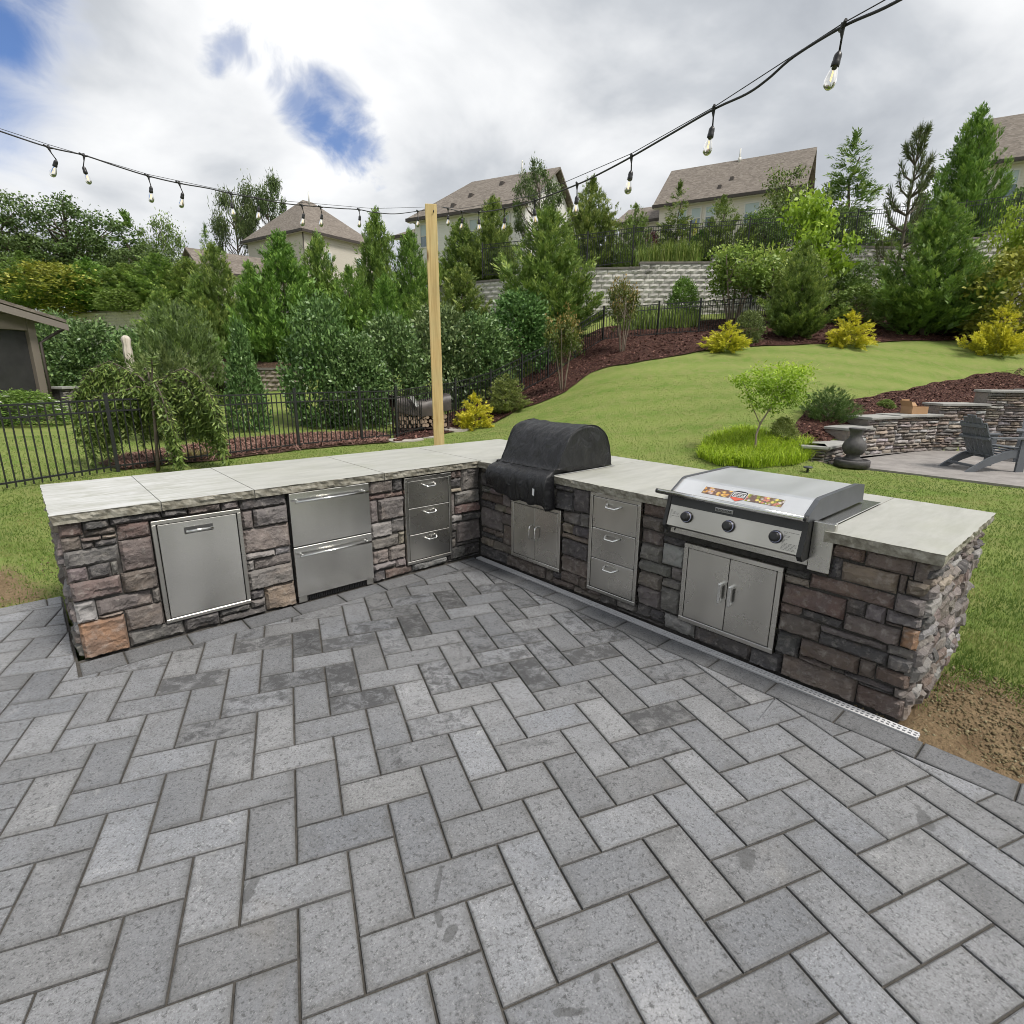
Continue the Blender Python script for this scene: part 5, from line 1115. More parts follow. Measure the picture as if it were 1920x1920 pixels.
# ------------------------------------------------------------------ screened porch at the frame edge
pc_ = at(94, 758, 17.2); PZ = terr(pc_[0], pc_[1])[0]
porch = empty('screened_porch', 'taupe screened porch with gable eave at the frame edge', 'porch', (pc_[0], pc_[1], PZ), R_(40))
PT = mk('porch_trim', (.17, .146, .122), rough=.6); SCR = mk('porch_screen', (.022, .022, .023), (.035, .035, .035), 3., .5)
ph = at(62, 597, 17.2)[2]-PZ
for q in ((-.24, -.02, 0, .0, .2, ph), (-4.2, 0, 0, -3.9, .28, ph)): MB().cbox(*q, .01).build('corner_post', PT, porch)
MB().cbox(-4.2, .003, ph-.42, -.243, .19, ph-.002, .01).build('beam', PT, porch); MB().cbox(-3.9, .05, .72, -.243, .15, .78, .005).build('mid_rail', PT, porch)
mb = MB(); mb.box(-3.9, .1, 0, -.243, .12, ph-.42); mb.build('screen', SCR, porch)
mb = MB(); mb.box(-4.2, .28, 0, -.03, 5, ph); mb.build('side_screen', SCR, porch)
mb = MB(); mb.add([(-4.2, .01, ph), (0, .01, ph), (-4.2, .01, ph+.78), (-4.2, .25, ph), (0, .25, ph), (-4.2, .25, ph+.78)], [(0, 1, 2), (5, 4, 3), (0, 3, 4, 1), (1, 4, 5, 2)]); mb.build('gable_panel', siding('porch_siding', (.18, .155, .13), .22), porch)
mb = MB(); q = [(.75, -.35, ph-.12), (-4.3, -.35, ph+.90), (-4.3, 5.3, ph+.90), (.75, 5.3, ph-.12)]; mb.add(q+[(a, b, c+.09) for a, b, c in q], [(0, 1, 2, 3), (7, 6, 5, 4), (0, 4, 5, 1), (1, 5, 6, 2), (2, 6, 7, 3), (3, 7, 4, 0)]); rf = mb.build('roof', SHING, porch)
mb = MB(); q = [(.75, -.353, ph-.17), (-4.3, -.353, ph+.85), (-4.3, -.353, ph+.63), (.75, -.353, ph-.36)]; mb.add(q+[(a, b-.04, c) for a, b, c in q], [(0, 1, 2, 3), (7, 6, 5, 4), (0, 4, 5, 1), (1, 5, 6, 2), (2, 6, 7, 3), (3, 7, 4, 0)]); mb.build('rake_board', mk('rake_paint', (.20, .175, .155), rough=.6), rf)
mb = MB(); mb.tube([(.72, -.25, ph-.3), (.35, -.1, ph-.55), (.04, -.05, ph-.75), (.04, -.05, .1)], .045, 8); mb.build('downpipe', FASC, porch)
so_ = at(22, 742, 18.0); sofa = empty('covered_sofa', 'beige fabric covered seat seen through the porch screen', 'sofa', (so_[0], so_[1], PZ+.1), R_(40))
mb = MB(); mb.cbox(-1.2, -.35, 0, .55, .35, .82, .12); mb.build('slipcover', mk('beige_canvas', (.20, .175, .15), (.15, .13, .11), 2.5, .9), sofa)
# closed umbrella
ua = at(247, 705, 17.5); ut = at(243, 630, 17.5); UZ = terr(ua[0], ua[1])[0]
um = empty('patio_umbrella', 'closed beige patio umbrella standing among dark shrubs', 'umbrella', (ua[0], ua[1], UZ))
UM = mk('umbrella_canvas', (.66, .60, .53), (.52, .46, .40), 3., .85, bump=.4, bscale=8., stretch=(4, 4, .6))
mb = MB(); mb.tube([(0, 0, 0), (0, 0, ut[2]-UZ)], .025, 8); mb.build('pole', BARK, um)
mb = MB(); vs = []; prof = [(.06, .0), (.13, .03), (.16, .12), (.13, .28), (.155, .45), (.16, .75), (.14, .95), (.17, 1.12), (.24, 1.28), (.20, 1.5)]
for i, (r, h) in enumerate(prof):
    for k in range(24):
        w = 2*math.pi*k/24; rr = r*.72*(1+.28*math.cos(8*w+i*.25)*(0 if i < 2 else 1)); vs.append((rr*math.cos(w), rr*math.sin(w), ut[2]-UZ-h))
mb.add(vs, [(i*24+k, i*24+(k+1) % 24, (i+1)*24+(k+1) % 24, (i+1)*24+k) for i in range(len(prof)-1) for k in range(24)], True); mb.build('canopy', UM, um)
# stone pillar and bench wall by the porch, iron bowl behind the holly
pp = at(128, 775, 17.8); PZ2 = terr(pp[0], pp[1])[0]; pil = empty('stone_pillar', 'short stone pillar with flat cap beside the porch', 'pillar', (pp[0], pp[1], PZ2), R_(40))
for r0, r1, r2, r3, k in ashlar(.5, .95, (.08, .12), .12, .3, 77, 'gbbdg'):
    sid += 1; link('stone', stonemesh(r2-r0-.008, r3-r1-.008, .04, sid, .06, 1.5, .1).mesh('stone', STONE), pil, (r0-.25, -.2, r1), (0, 0, 0), color=jit(SCOL[k]))
mb = MB(); mb.box(-.24, -.19, -.1, .24, .28, .95); mb.build('core', MORTAR, pil); mb = MB(); mb.cbox(-.31, -.28, .95, .31, .34, 1.02, .01); mb.build('cap', ledge, pil)
bp = at(424, 748, 19.5); BZ = terr(bp[0], bp[1])[0]; bowl = empty('fire_bowl', 'dark iron fire bowl on a stand behind the cone-shaped holly', 'fire bowl', (bp[0], bp[1], BZ))
mb = MB(); mb.lathe([(.16, .35), (.30, .50), (.36, .68), (.37, .72), (.33, .70), (.2, .55)], n=24); mb.build('bowl', BLACKM, bowl)
mb = MB()
for k in range(3): w = k*2.1; mb.tube([(.12*math.cos(w), .12*math.sin(w), .4), (.3*math.cos(w), .3*math.sin(w), 0)], .02, 6)
mb.build('stand', BLACKM, bowl)
# ------------------------------------------------------------------ firewood rack and stepping stones
wr = at(790, 808, 14.9); WZ = terr(wr[0], wr[1])[0]; rack = empty('firewood_rack', 'steel firewood rack half covered by a torn brown tarp', 'rack', (wr[0], wr[1], WZ), R_(-12))
mk('rusty_steel', (.055, .03, .022), (.03, .02, .018), 8., .7)
for x in (-.72, .72):
    for y in (-.17, .17): MB().box(x-.022, y-.022, 0, x+.022, y+.022, .95).build('upright', bpy.data.materials['rusty_steel'], rack)
for y in (-.19, .15): MB().box(-.70, y, .10, .70, y+.04, .14).build('base_rail', bpy.data.materials['rusty_steel'], rack)
LOGM = mk('firewood', (.19, .13, .09), (.34, .26, .19), 9., .9, bump=.5, bscale=20.); r_ = random.Random(12)
for row in range(5):
    for k in range(11):
        x = -.63+k*.125+(row % 2)*.06+r_.uniform(-.02, .02); z = .20+row*.105+r_.uniform(-.012, .012)
        if abs(x) > .66: continue
        mb = MB(); mb.tube([(0, -.23+r_.uniform(-.03, .03), 0), (0, .2, 0)], r_.uniform(.048, .062), r_.choice((5, 6, 7)), smooth=False); mb.build('log', LOGM, rack, (x, 0, z), (0, r_.uniform(0, 3), r_.uniform(-.06, .06)))
vs = []; NX, NY = 26, 12
for i in range(NX):
    for j in range(NY):
        u = -.78+1.56*i/(NX-1); t = j/(NY-1)*2-1; yy = .26*np.clip(t*1.5, -1, 1); dropz = max(0, abs(t)-.62)*1.05
        sag = -.16*math.sin(math.pi*(u+.78)/1.56)**1.2
        vs.append((u, yy+mnoise.noise((u*5, t*3, 1.))*.03, 1.0+sag-dropz*(1 if t < 0 else .8)+mnoise.noise((u*6, t*4, 4.))*.045))
mb = MB(); mb.add(vs, [(i*NY+j, i*NY+j+1, (i+1)*NY+j+1, (i+1)*NY+j) for i in range(NX-1) for j in range(NY-1)], True); mb.build('tarp', mk('brown_tarp', (.060, .047, .042), (.035, .028, .026), 4., .5), rack)
mb = MB(); mb.add([(-.42, -.30, .98), (-.28, -.31, .97), (-.16, -.33, .72), (-.24, -.34, .70)], [(0, 1, 2, 3)]); mb.build('tarp_flap', mk('silver_tarp', (.45, .45, .45), rough=.4), rack)
FLAG = mk('flagstone', (.30, .27, .24), (.40, .365, .33), 4., .8, bump=.4, bscale=20.); r_ = random.Random(3)
for px, py, s_, lab in ((760, 826, .42, 'nearest flat grey flagstone in front of the firewood rack'), (796, 820, .36, 'middle flat grey flagstone before the firewood rack'), (852, 808, .40, 'flat grey flagstone between post and yellow shrub')):
    p = gt(px, py); pl = [(p[0]+s_*math.cos(w)*r_.uniform(.75, 1.15)*1.25, p[1]+s_*math.sin(w)*r_.uniform(.75, 1.1)) for w in np.linspace(0, 6.28, 9)[:-1]]
    zt = max(terr(a, b)[0] for a, b in pl)+.03; mb = MB(); mb.prism([(a-p[0], b-p[1]) for a, b in pl], -.12, 0); o = mb.build('flagstone', FLAG, None, (p[0], p[1], zt)); tag(o, lab, 'flagstone', 'flagstones by the rack')
# ------------------------------------------------------------------ vegetation
def nrmz(v): return v/np.maximum(np.linalg.norm(v, axis=-1, keepdims=True), 1e-9)
def leafmesh(name, P, Dv, N, L, W, tint, mat, k=.45):
    Dv = nrmz(Dv); S = nrmz(np.cross(Dv, N)); n = len(P); L = np.broadcast_to(L, n)[:, None]; W = np.broadcast_to(W, n)[:, None]
    up = np.cross(S, Dv)
    V = np.stack([P, P+Dv*L*k+S*W*.5+up*W*.12, P+Dv*L, P+Dv*L*k-S*W*.5+up*W*.12], 1).reshape(-1, 3)
    return npmesh(name, V, np.arange(4*n).reshape(-1, 4), mat, {'tint': np.repeat(np.clip(tint, 0, 1), 4)})
def rdir(g, n): return nrmz(g.normal(size=(n, 3)))
def sprays(g, P, A, SL, m, mat, name, lw=.17, ll=.42, tint=None, spread=.55, droop=0.):
    """feathery sprays: P base, A axis, SL length, m leaflets each"""
    n = len(P); A = nrmz(A); N = nrmz(np.cross(A, rdir(g, n))); S = np.cross(A, N)
    s_ = np.linspace(.12, 1., m)[None, :]+g.uniform(-.04, .04, (n, m)); sd_ = np.where(np.arange(m) % 2, 1., -1.)[None, :]*np.where(np.arange(m) == m-1, 0, 1)
    pos = P[:, None]+A[:, None]*(SL[:, None]*s_*.8)[..., None]+N[:, None]*g.normal(0, .05, (n, m, 1))*SL[:, None, None]
    d = A[:, None]+S[:, None]*(sd_*spread)[..., None]+N[:, None]*g.normal(0, .28, (n, m, 1)); d[..., 2] -= droop*s_
    Nn = np.repeat(N[:, None], m, 1)+g.normal(0, .35, (n, m, 3))
    L = (SL[:, None]*ll*(1.15-.5*s_)*g.uniform(.75, 1.25, (n, m))).ravel(); tn = (tint[:, None]+.25*(s_-.5)+g.normal(0, .1, (n, m))).ravel()
    return leafmesh(name, pos.reshape(-1, 3), d.reshape(-1, 3), Nn.reshape(-1, 3), L, L*lw*g.uniform(.8, 1.3, n*m), tn, mat)
def lob(th, t, g, k=5, a=.22):
    ph = g.uniform(0, 6.28, (k, 2)); f = g.randint(2, 8, k); v = g.uniform(3, 11, k)
    return 1+a*np.mean([np.cos(f[i]*th+v[i]*t*3+ph[i, 0]) for i in range(k)], 0)*2
def cypress(seed, mat, n=3800, m=9, pw=.74, upa=(1.0, 1.32), slen=.15, name='crown', inner=.35, sparse=0., asp=2., lw=.27, ll=.46, K=130, jag=.15):
    """limbs sweeping out and up, each a plume of feathery sprays; asp = height / width of the unit tree"""
    g = np.random.RandomState(seed); tk = np.sort(g.beta(.95, 1.15, K)); th = np.arange(K)*2.4+g.normal(0, .35, K); up = g.uniform(*upa, K)
    Rk = ((1-tk)**pw)*np.minimum(1, .6+tk*4)*.5*(1+g.normal(0, jag, K)+sparse*g.uniform(-1, .6, K))+.02
    tip = np.stack([Rk*np.cos(th), Rk*np.sin(th), asp*(.05+.90*tk)+Rk*np.tan(np.minimum(up, 1.15))*.25], 1); root = tip.copy(); root[:, :2] *= .08; root[:, 2] -= Rk*np.tan(np.minimum(up, 1.2))*.8; root[:, 2] = np.maximum(root[:, 2], .01)
    k = g.choice(K, n, p=(Rk+.06)/np.sum(Rk+.06)); s_ = g.uniform(inner*.6, 1.05, n); L = tip-root
    P = root[k]+L[k]*s_[:, None]+g.normal(0, 1, (n, 3))*(.05*(1.15-s_)+.018)[:, None]*np.array([1, 1, .9])
    A = nrmz(L)[k]+g.normal(0, .33, (n, 3))+np.array([0, 0, .55 if upa[0] > .3 else 0.]); SL = slen*g.uniform(.6, 1.3, n)*(1-.35*tk[k])
    lead = g.uniform(0, 1, n) < .02; P[lead] = np.stack([g.normal(0, .012, lead.sum()), g.normal(0, .012, lead.sum()), asp*g.uniform(.86, .97, lead.sum())], 1); A[lead] = np.array([0, 0, 1.])+g.normal(0, .2, (lead.sum(), 3))
    P[:, 2] = np.clip(P[:, 2], .01, asp*.98)
    return sprays(g, P, A, SL, m, mat, name, lw=lw, ll=ll, tint=.12+.55*s_*g.uniform(.5, 1.3, n)+.12*tk[k])  # inner sprays darker: older growth plus painted crown shade
def trunkmesh(mat, r=.03, h=.9, n=7, bend=.02, seed=0):
    g = random.Random(seed); P = [(g.uniform(-bend, bend)*k, g.uniform(-bend, bend)*k, -.02+h*k/5) for k in range(6)]
    return MB().tube(P, [r*(1-.16*k) for k in range(6)], n).mesh('trunk', mat)
def broad(seed, mat, n=1000, m=8, shape='oval', L=.055, W=.5, name='crown', tw=.09, inner=.45, tmin=.03, lobes=.2, updir=.35):
    g = np.random.RandomState(seed); t = g.uniform(0, 1, n)**.92; th = g.uniform(0, 6.28, n)
    if shape == 'cone': R = (1-t)**.8*np.minimum(1, .6+t*4)
    elif shape == 'round': R = np.sqrt(np.maximum(.02, 1-(2*t-1)**2))
    elif shape == 'mound': R = np.sqrt(np.maximum(.02, 1-t**2))*np.minimum(1, .78+t*2)
    elif shape == 'vase': R = (.35+.75*t)*np.sqrt(np.maximum(.02, 1-np.maximum(0, t-.55)**2/.21))
    else: R = np.sqrt(np.maximum(.02, 1-np.maximum(0, t-.32)**2/.475))*np.minimum(1, .72+t*1.4)
    R = R*.5*lob(th, t, g, 7, lobes); f = g.uniform(inner, 1, n)**.5
    P = np.stack([R*f*np.cos(th), R*f*np.sin(th), tmin+(1-tmin)*t], 1)
    out = nrmz(np.stack([np.cos(th), np.sin(th), np.full(n, updir)+(t-.5)], 1))
    pos = np.repeat(P, m, 0)+g.normal(0, tw*.5, (n*m, 3)); d = np.repeat(out, m, 0)+rdir(g, n*m)*.95; N = np.repeat(out, m, 0)*.6+rdir(g, n*m)+np.array([0, 0, .55])
    l = L*g.uniform(.65, 1.3, n*m); tn = np.repeat(.15+.5*f+.25*t*g.uniform(.4, 1.2, n), m)+g.normal(0, .16, n*m)  # leaves darken inwards: older growth and crown shade put into the tint
    return leafmesh(name, pos, d, N, l, l*W, tn, mat)
def openCrown(seed, mat, nl=46, per=170, L=.05, W=.5, sig=.075, box=(.5, .5, .5), zc=.6, name='crown', hole=.25, flat=.6):
    """leaf clouds round branch ends, sky showing between; returns crown and the branch-end points"""
    g = np.random.RandomState(seed); c = rdir(g, nl)*(g.uniform(hole, 1, (nl, 1))**.5)*np.array(box)*.92+np.array([0, 0, zc])
    c[:, 2] = np.clip(c[:, 2], .16, .97); s_ = sig*g.uniform(.6, 1.3, nl)
    pos = np.repeat(c, per, 0)+g.normal(size=(nl*per, 3))*np.repeat(s_, per)[:, None]*np.array([1, 1, flat])
    d = rdir(g, nl*per)+np.array([0, 0, -.15]); N = rdir(g, nl*per)+np.array([0, 0, .9]); l = L*g.uniform(.6, 1.3, nl*per)
    tn = .45+(pos[:, 2]-np.repeat(c[:, 2], per))/sig*.25+g.normal(0, .15, nl*per)
    return leafmesh(name, pos, d, N, l, l*W, tn, mat), c
def limbs(c, mat, r=.022, h0=.25, stem=None, seed=1):
    mb = MB(); g = random.Random(seed); top = max(c[:, 2]); stem = stem or [(0, 0, -.02), (.01, 0, .2), (-.01, .01, .45), (0, 0, .7), (.0, .0, top*.96)]
    mb.tube(stem, [r*(1-.19*k) for k in range(len(stem))], 8)
    for p in c:
        zb = max(h0, p[2]-.12-.25*math.hypot(p[0], p[1])); b = np.array([0, 0, zb]); mid = (b+p)/2+np.array([g.uniform(-.02, .02), g.uniform(-.02, .02), -.03])
        mb.tube([b, mid, p], [r*.38, r*.24, r*.08], 5, cap=False)
    return mb.mesh('trunk', mat)
LM = dict(cyp=leaf_mat('cypress_leaf', (.046, .092, .018), (.150, .250, .046), (.34, .44, .10)), cypl=leaf_mat('light_cypress_leaf', (.065, .105, .025), (.165, .235, .05), (.27, .34, .09)),
          holly=leaf_mat('holly_leaf', (.026, .056, .020), (.080, .150, .044), (.21, .31, .11), trans=.16, rough=.38), dec=leaf_mat('dark_tree_leaf', (.046, .075, .022), (.115, .165, .048), (.20, .26, .085)),
          lime=leaf_mat('lime_leaf', (.11, .18, .02), (.30, .44, .04), (.52, .64, .09), trans=.4, vary=.06), mid=leaf_mat('mid_green_leaf', (.065, .11, .024), (.145, .225, .045), (.26, .34, .085)),
          gold=leaf_mat('gold_leaf', (.20, .26, .03), (.62, .58, .04), (.88, .82, .12), trans=.3, vary=.03), olive=leaf_mat('olive_leaf', (.09, .12, .02), (.22, .265, .04), (.42, .43, .08), vary=.04),
          crape=leaf_mat('crape_leaf', (.07, .09, .022), (.16, .165, .04), (.36, .21, .08)), red=leaf_mat('maroon_leaf', (.035, .008, .012), (.085, .018, .026)), pine=leaf_mat('pine_needle', (.035, .058, .018), (.095, .135, .04), (.17, .20, .07)),
          weep=leaf_mat('weeping_leaf', (.06, .115, .024), (.15, .25, .05), (.33, .44, .11)), bloom=leaf_mat('white_bloom', (.65, .65, .60), (.75, .74, .70), (.8, .8, .78)))
# prototypes: unit height, unit width
PROT = {}
def proto(key, fn, trunk=None): PROT[key] = (fn, trunk)
T1 = trunkmesh(BARK, .035, .85); T2 = trunkmesh(BARK, .025, .6, seed=3)
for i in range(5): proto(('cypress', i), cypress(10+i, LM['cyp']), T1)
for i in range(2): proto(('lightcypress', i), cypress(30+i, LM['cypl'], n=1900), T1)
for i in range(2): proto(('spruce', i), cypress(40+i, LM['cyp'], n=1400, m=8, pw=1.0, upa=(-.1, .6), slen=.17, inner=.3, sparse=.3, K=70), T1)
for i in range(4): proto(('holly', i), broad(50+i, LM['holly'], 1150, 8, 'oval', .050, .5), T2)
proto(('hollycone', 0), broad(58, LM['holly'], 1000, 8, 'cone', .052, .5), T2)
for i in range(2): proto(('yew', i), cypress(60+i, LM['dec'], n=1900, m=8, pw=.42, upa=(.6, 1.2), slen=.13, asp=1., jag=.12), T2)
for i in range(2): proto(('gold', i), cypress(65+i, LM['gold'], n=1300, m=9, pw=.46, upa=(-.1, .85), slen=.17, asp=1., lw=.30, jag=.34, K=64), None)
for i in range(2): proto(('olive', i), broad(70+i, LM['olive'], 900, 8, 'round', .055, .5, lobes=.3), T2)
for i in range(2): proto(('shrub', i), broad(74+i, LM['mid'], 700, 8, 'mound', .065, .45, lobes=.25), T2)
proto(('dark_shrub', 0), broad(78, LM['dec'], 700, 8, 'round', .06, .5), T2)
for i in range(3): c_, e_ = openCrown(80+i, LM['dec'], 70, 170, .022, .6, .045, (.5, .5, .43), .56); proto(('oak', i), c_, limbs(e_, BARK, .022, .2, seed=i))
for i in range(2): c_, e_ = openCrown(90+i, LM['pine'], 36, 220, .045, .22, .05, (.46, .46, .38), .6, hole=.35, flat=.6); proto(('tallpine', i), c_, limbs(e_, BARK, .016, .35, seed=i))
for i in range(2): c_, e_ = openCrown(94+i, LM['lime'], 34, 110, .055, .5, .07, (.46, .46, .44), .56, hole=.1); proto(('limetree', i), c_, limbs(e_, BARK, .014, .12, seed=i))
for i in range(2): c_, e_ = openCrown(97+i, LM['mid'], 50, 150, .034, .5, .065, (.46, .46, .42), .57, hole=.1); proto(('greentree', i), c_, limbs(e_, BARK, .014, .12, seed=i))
def crapeproto(seed, mat, nl=26, zc=.70):
    c_, e_ = openCrown(seed, mat, nl, 120, .048, .5, .07, (.42, .42, .26), zc, hole=.1, flat=1.1); mb = MB(); g = random.Random(seed)
    for k in range(5):
        w = k*1.256+.3; b = (.035*math.cos(w), .035*math.sin(w), -.02); e = e_[g.randrange(len(e_))]; q = (.16*math.cos(w), .16*math.sin(w), .48)
        mb.tube([b, ((b[0]+q[0])*.42, (b[1]+q[1])*.42, .22), q, (q[0]*1.5, q[1]*1.5, .78)], [.014, .012, .010, .004], 6)
        for z2 in range(3): p = e_[g.randrange(len(e_))]; mb.tube([q, tuple((np.array(q)+p)/2), tuple(p)], [.006, .004, .002], 5, cap=False)
    return c_, mb.mesh('trunk', BARKL)
proto(('crape', 0), *crapeproto(101, LM['crape'])); proto(('crape', 1), *crapeproto(102, LM['crape'])); LM['birch'] = leaf_mat('birch_leaf', (.10, .17, .03), (.22, .33, .06), (.38, .48, .11), trans=.3); proto(('birch', 0), *crapeproto(103, LM['birch'], 34, .62)); proto(('birch', 1), *crapeproto(104, LM['birch'], 34, .6))
def youngpine(seed):
    g = np.random.RandomState(seed); mb = MB(); mb.tube([(0, 0, -.02), (.01, 0, .4), (0, .01, .75), (0, 0, 1.)], [.022, .017, .010, .004], 7); P = []; Dd = []
    for z in np.linspace(.18, .93, 9):
        for k in range(5):
            w = g.uniform(0, 6.28); L = .46*(1-z)**.8+.05; a = np.array([math.cos(w), math.sin(w), 0]); p0 = np.array([0, 0, z]); p1 = p0+a*L*.55+np.array([0, 0, .05]); p2 = p0+a*L*.8+np.array([0, 0, .05+L*.30])
            mb.tube([p0, p1, p2], [.008, .006, .004], 5, cap=False)
            for t in np.linspace(.35, 1., 12): q = p0+(p1-p0)*min(1, t*1.8) if t < .55 else p1+(p2-p1)*((t-.55)/.45); P += [q]*9; Dd += [nrmz((p2-p1)[None])[0]*.9+rdir(g, 1)[0]*.9 for _ in range(9)]
    for t in np.linspace(.7, 1, 14): P += [np.array([0, 0, t])]*8; Dd += [np.array([0, 0, .7])+rdir(g, 1)[0]*.7 for _ in range(8)]
    P = np.array(P); Dd = np.array(Dd); n = len(P); return leafmesh('crown', P, Dd, rdir(g, n), .06*g.uniform(.7, 1.2, n), .006, g.uniform(.2, 1, n), LM['pine']), mb.mesh('trunk', BARK)
proto(('youngpine', 0), *youngpine(7)); proto(('youngpine', 1), *youngpine(9))
_wpx = [(60, 592, 42), (310, 580, 37), (600, 555, 32), (905, 527, 27), (1099, 510, 24.6), (1335, 492, 24), (1560, 477, 24.4), (1850, 445, 24.4), (1990, 425, 24)]
def solve_pt(px, d, z):                # point at depth d on column px with height z
    a = CAM[2]+d*(RC[0][2]*(px-960)/FPX+RC[2][2]); return at(px, 960+(z-a)/(d*RC[1][2])*FPX, d)
def uz(px, d):
    dw = np.interp(px, [p[0] for p in _wpx], [p[2] for p in _wpx]); zw = np.interp(px, [p[0] for p in _wpx], [at(*p)[2] for p in _wpx]); return zw+.036*max(0, d-dw)
CNT = {}
NAMES = dict(cypress='cypress_tree', lightcypress='cypress_tree', spruce='spruce_tree', holly='holly_bush', hollycone='holly_bush', yew='yew_bush', gold='golden_shrub', olive='olive_bush', shrub='green_shrub', dark_shrub='green_shrub', oak='broadleaf_tree', tallpine='pine_tree', limetree='lime_green_tree', greentree='young_tree', crape='crape_myrtle', birch='multistem_tree', youngpine='young_pine')
CATS = dict(cypress='tree', lightcypress='tree', spruce='tree', holly='bush', hollycone='bush', yew='bush', gold='shrub', olive='bush', shrub='shrub', dark_shrub='shrub', oak='tree', tallpine='tree', limetree='tree', greentree='tree', crape='tree', birch='tree', youngpine='tree')
def plant(kind, px, top, wpx, d, tier, label, group=None, stretch=1.):
    i = CNT.get(kind, 0); CNT[kind] = i+1; ks = [k for k in PROT if k[0] == kind]; crown, trunk = PROT[ks[i % len(ks)]]
    if tier == 'U': p = solve_pt(px, d, uz(px, d))
    else:
        p = solve_pt(px, d, 1.)
        for _ in range(4): p = solve_pt(px, d, terr(p[0], p[1])[0])
    h = topz(p[0], p[1], top)-p[2]+.1; w = wpx/FPX*d*(1.08 if kind == 'cypress' else .78 if kind == 'gold' else 1.)
    T = empty(NAMES[kind], label, CATS[kind], (p[0], p[1], p[2]-.08), rng.uniform(0, 6.28), group)
    asp = 2. if kind in ('cypress', 'lightcypress', 'spruce') else 1.
    T.scale = (w, w*stretch, h)
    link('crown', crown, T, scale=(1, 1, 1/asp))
    if trunk: link('trunk', trunk, T)
    return T
G1 = 'cypresses screening the houses'
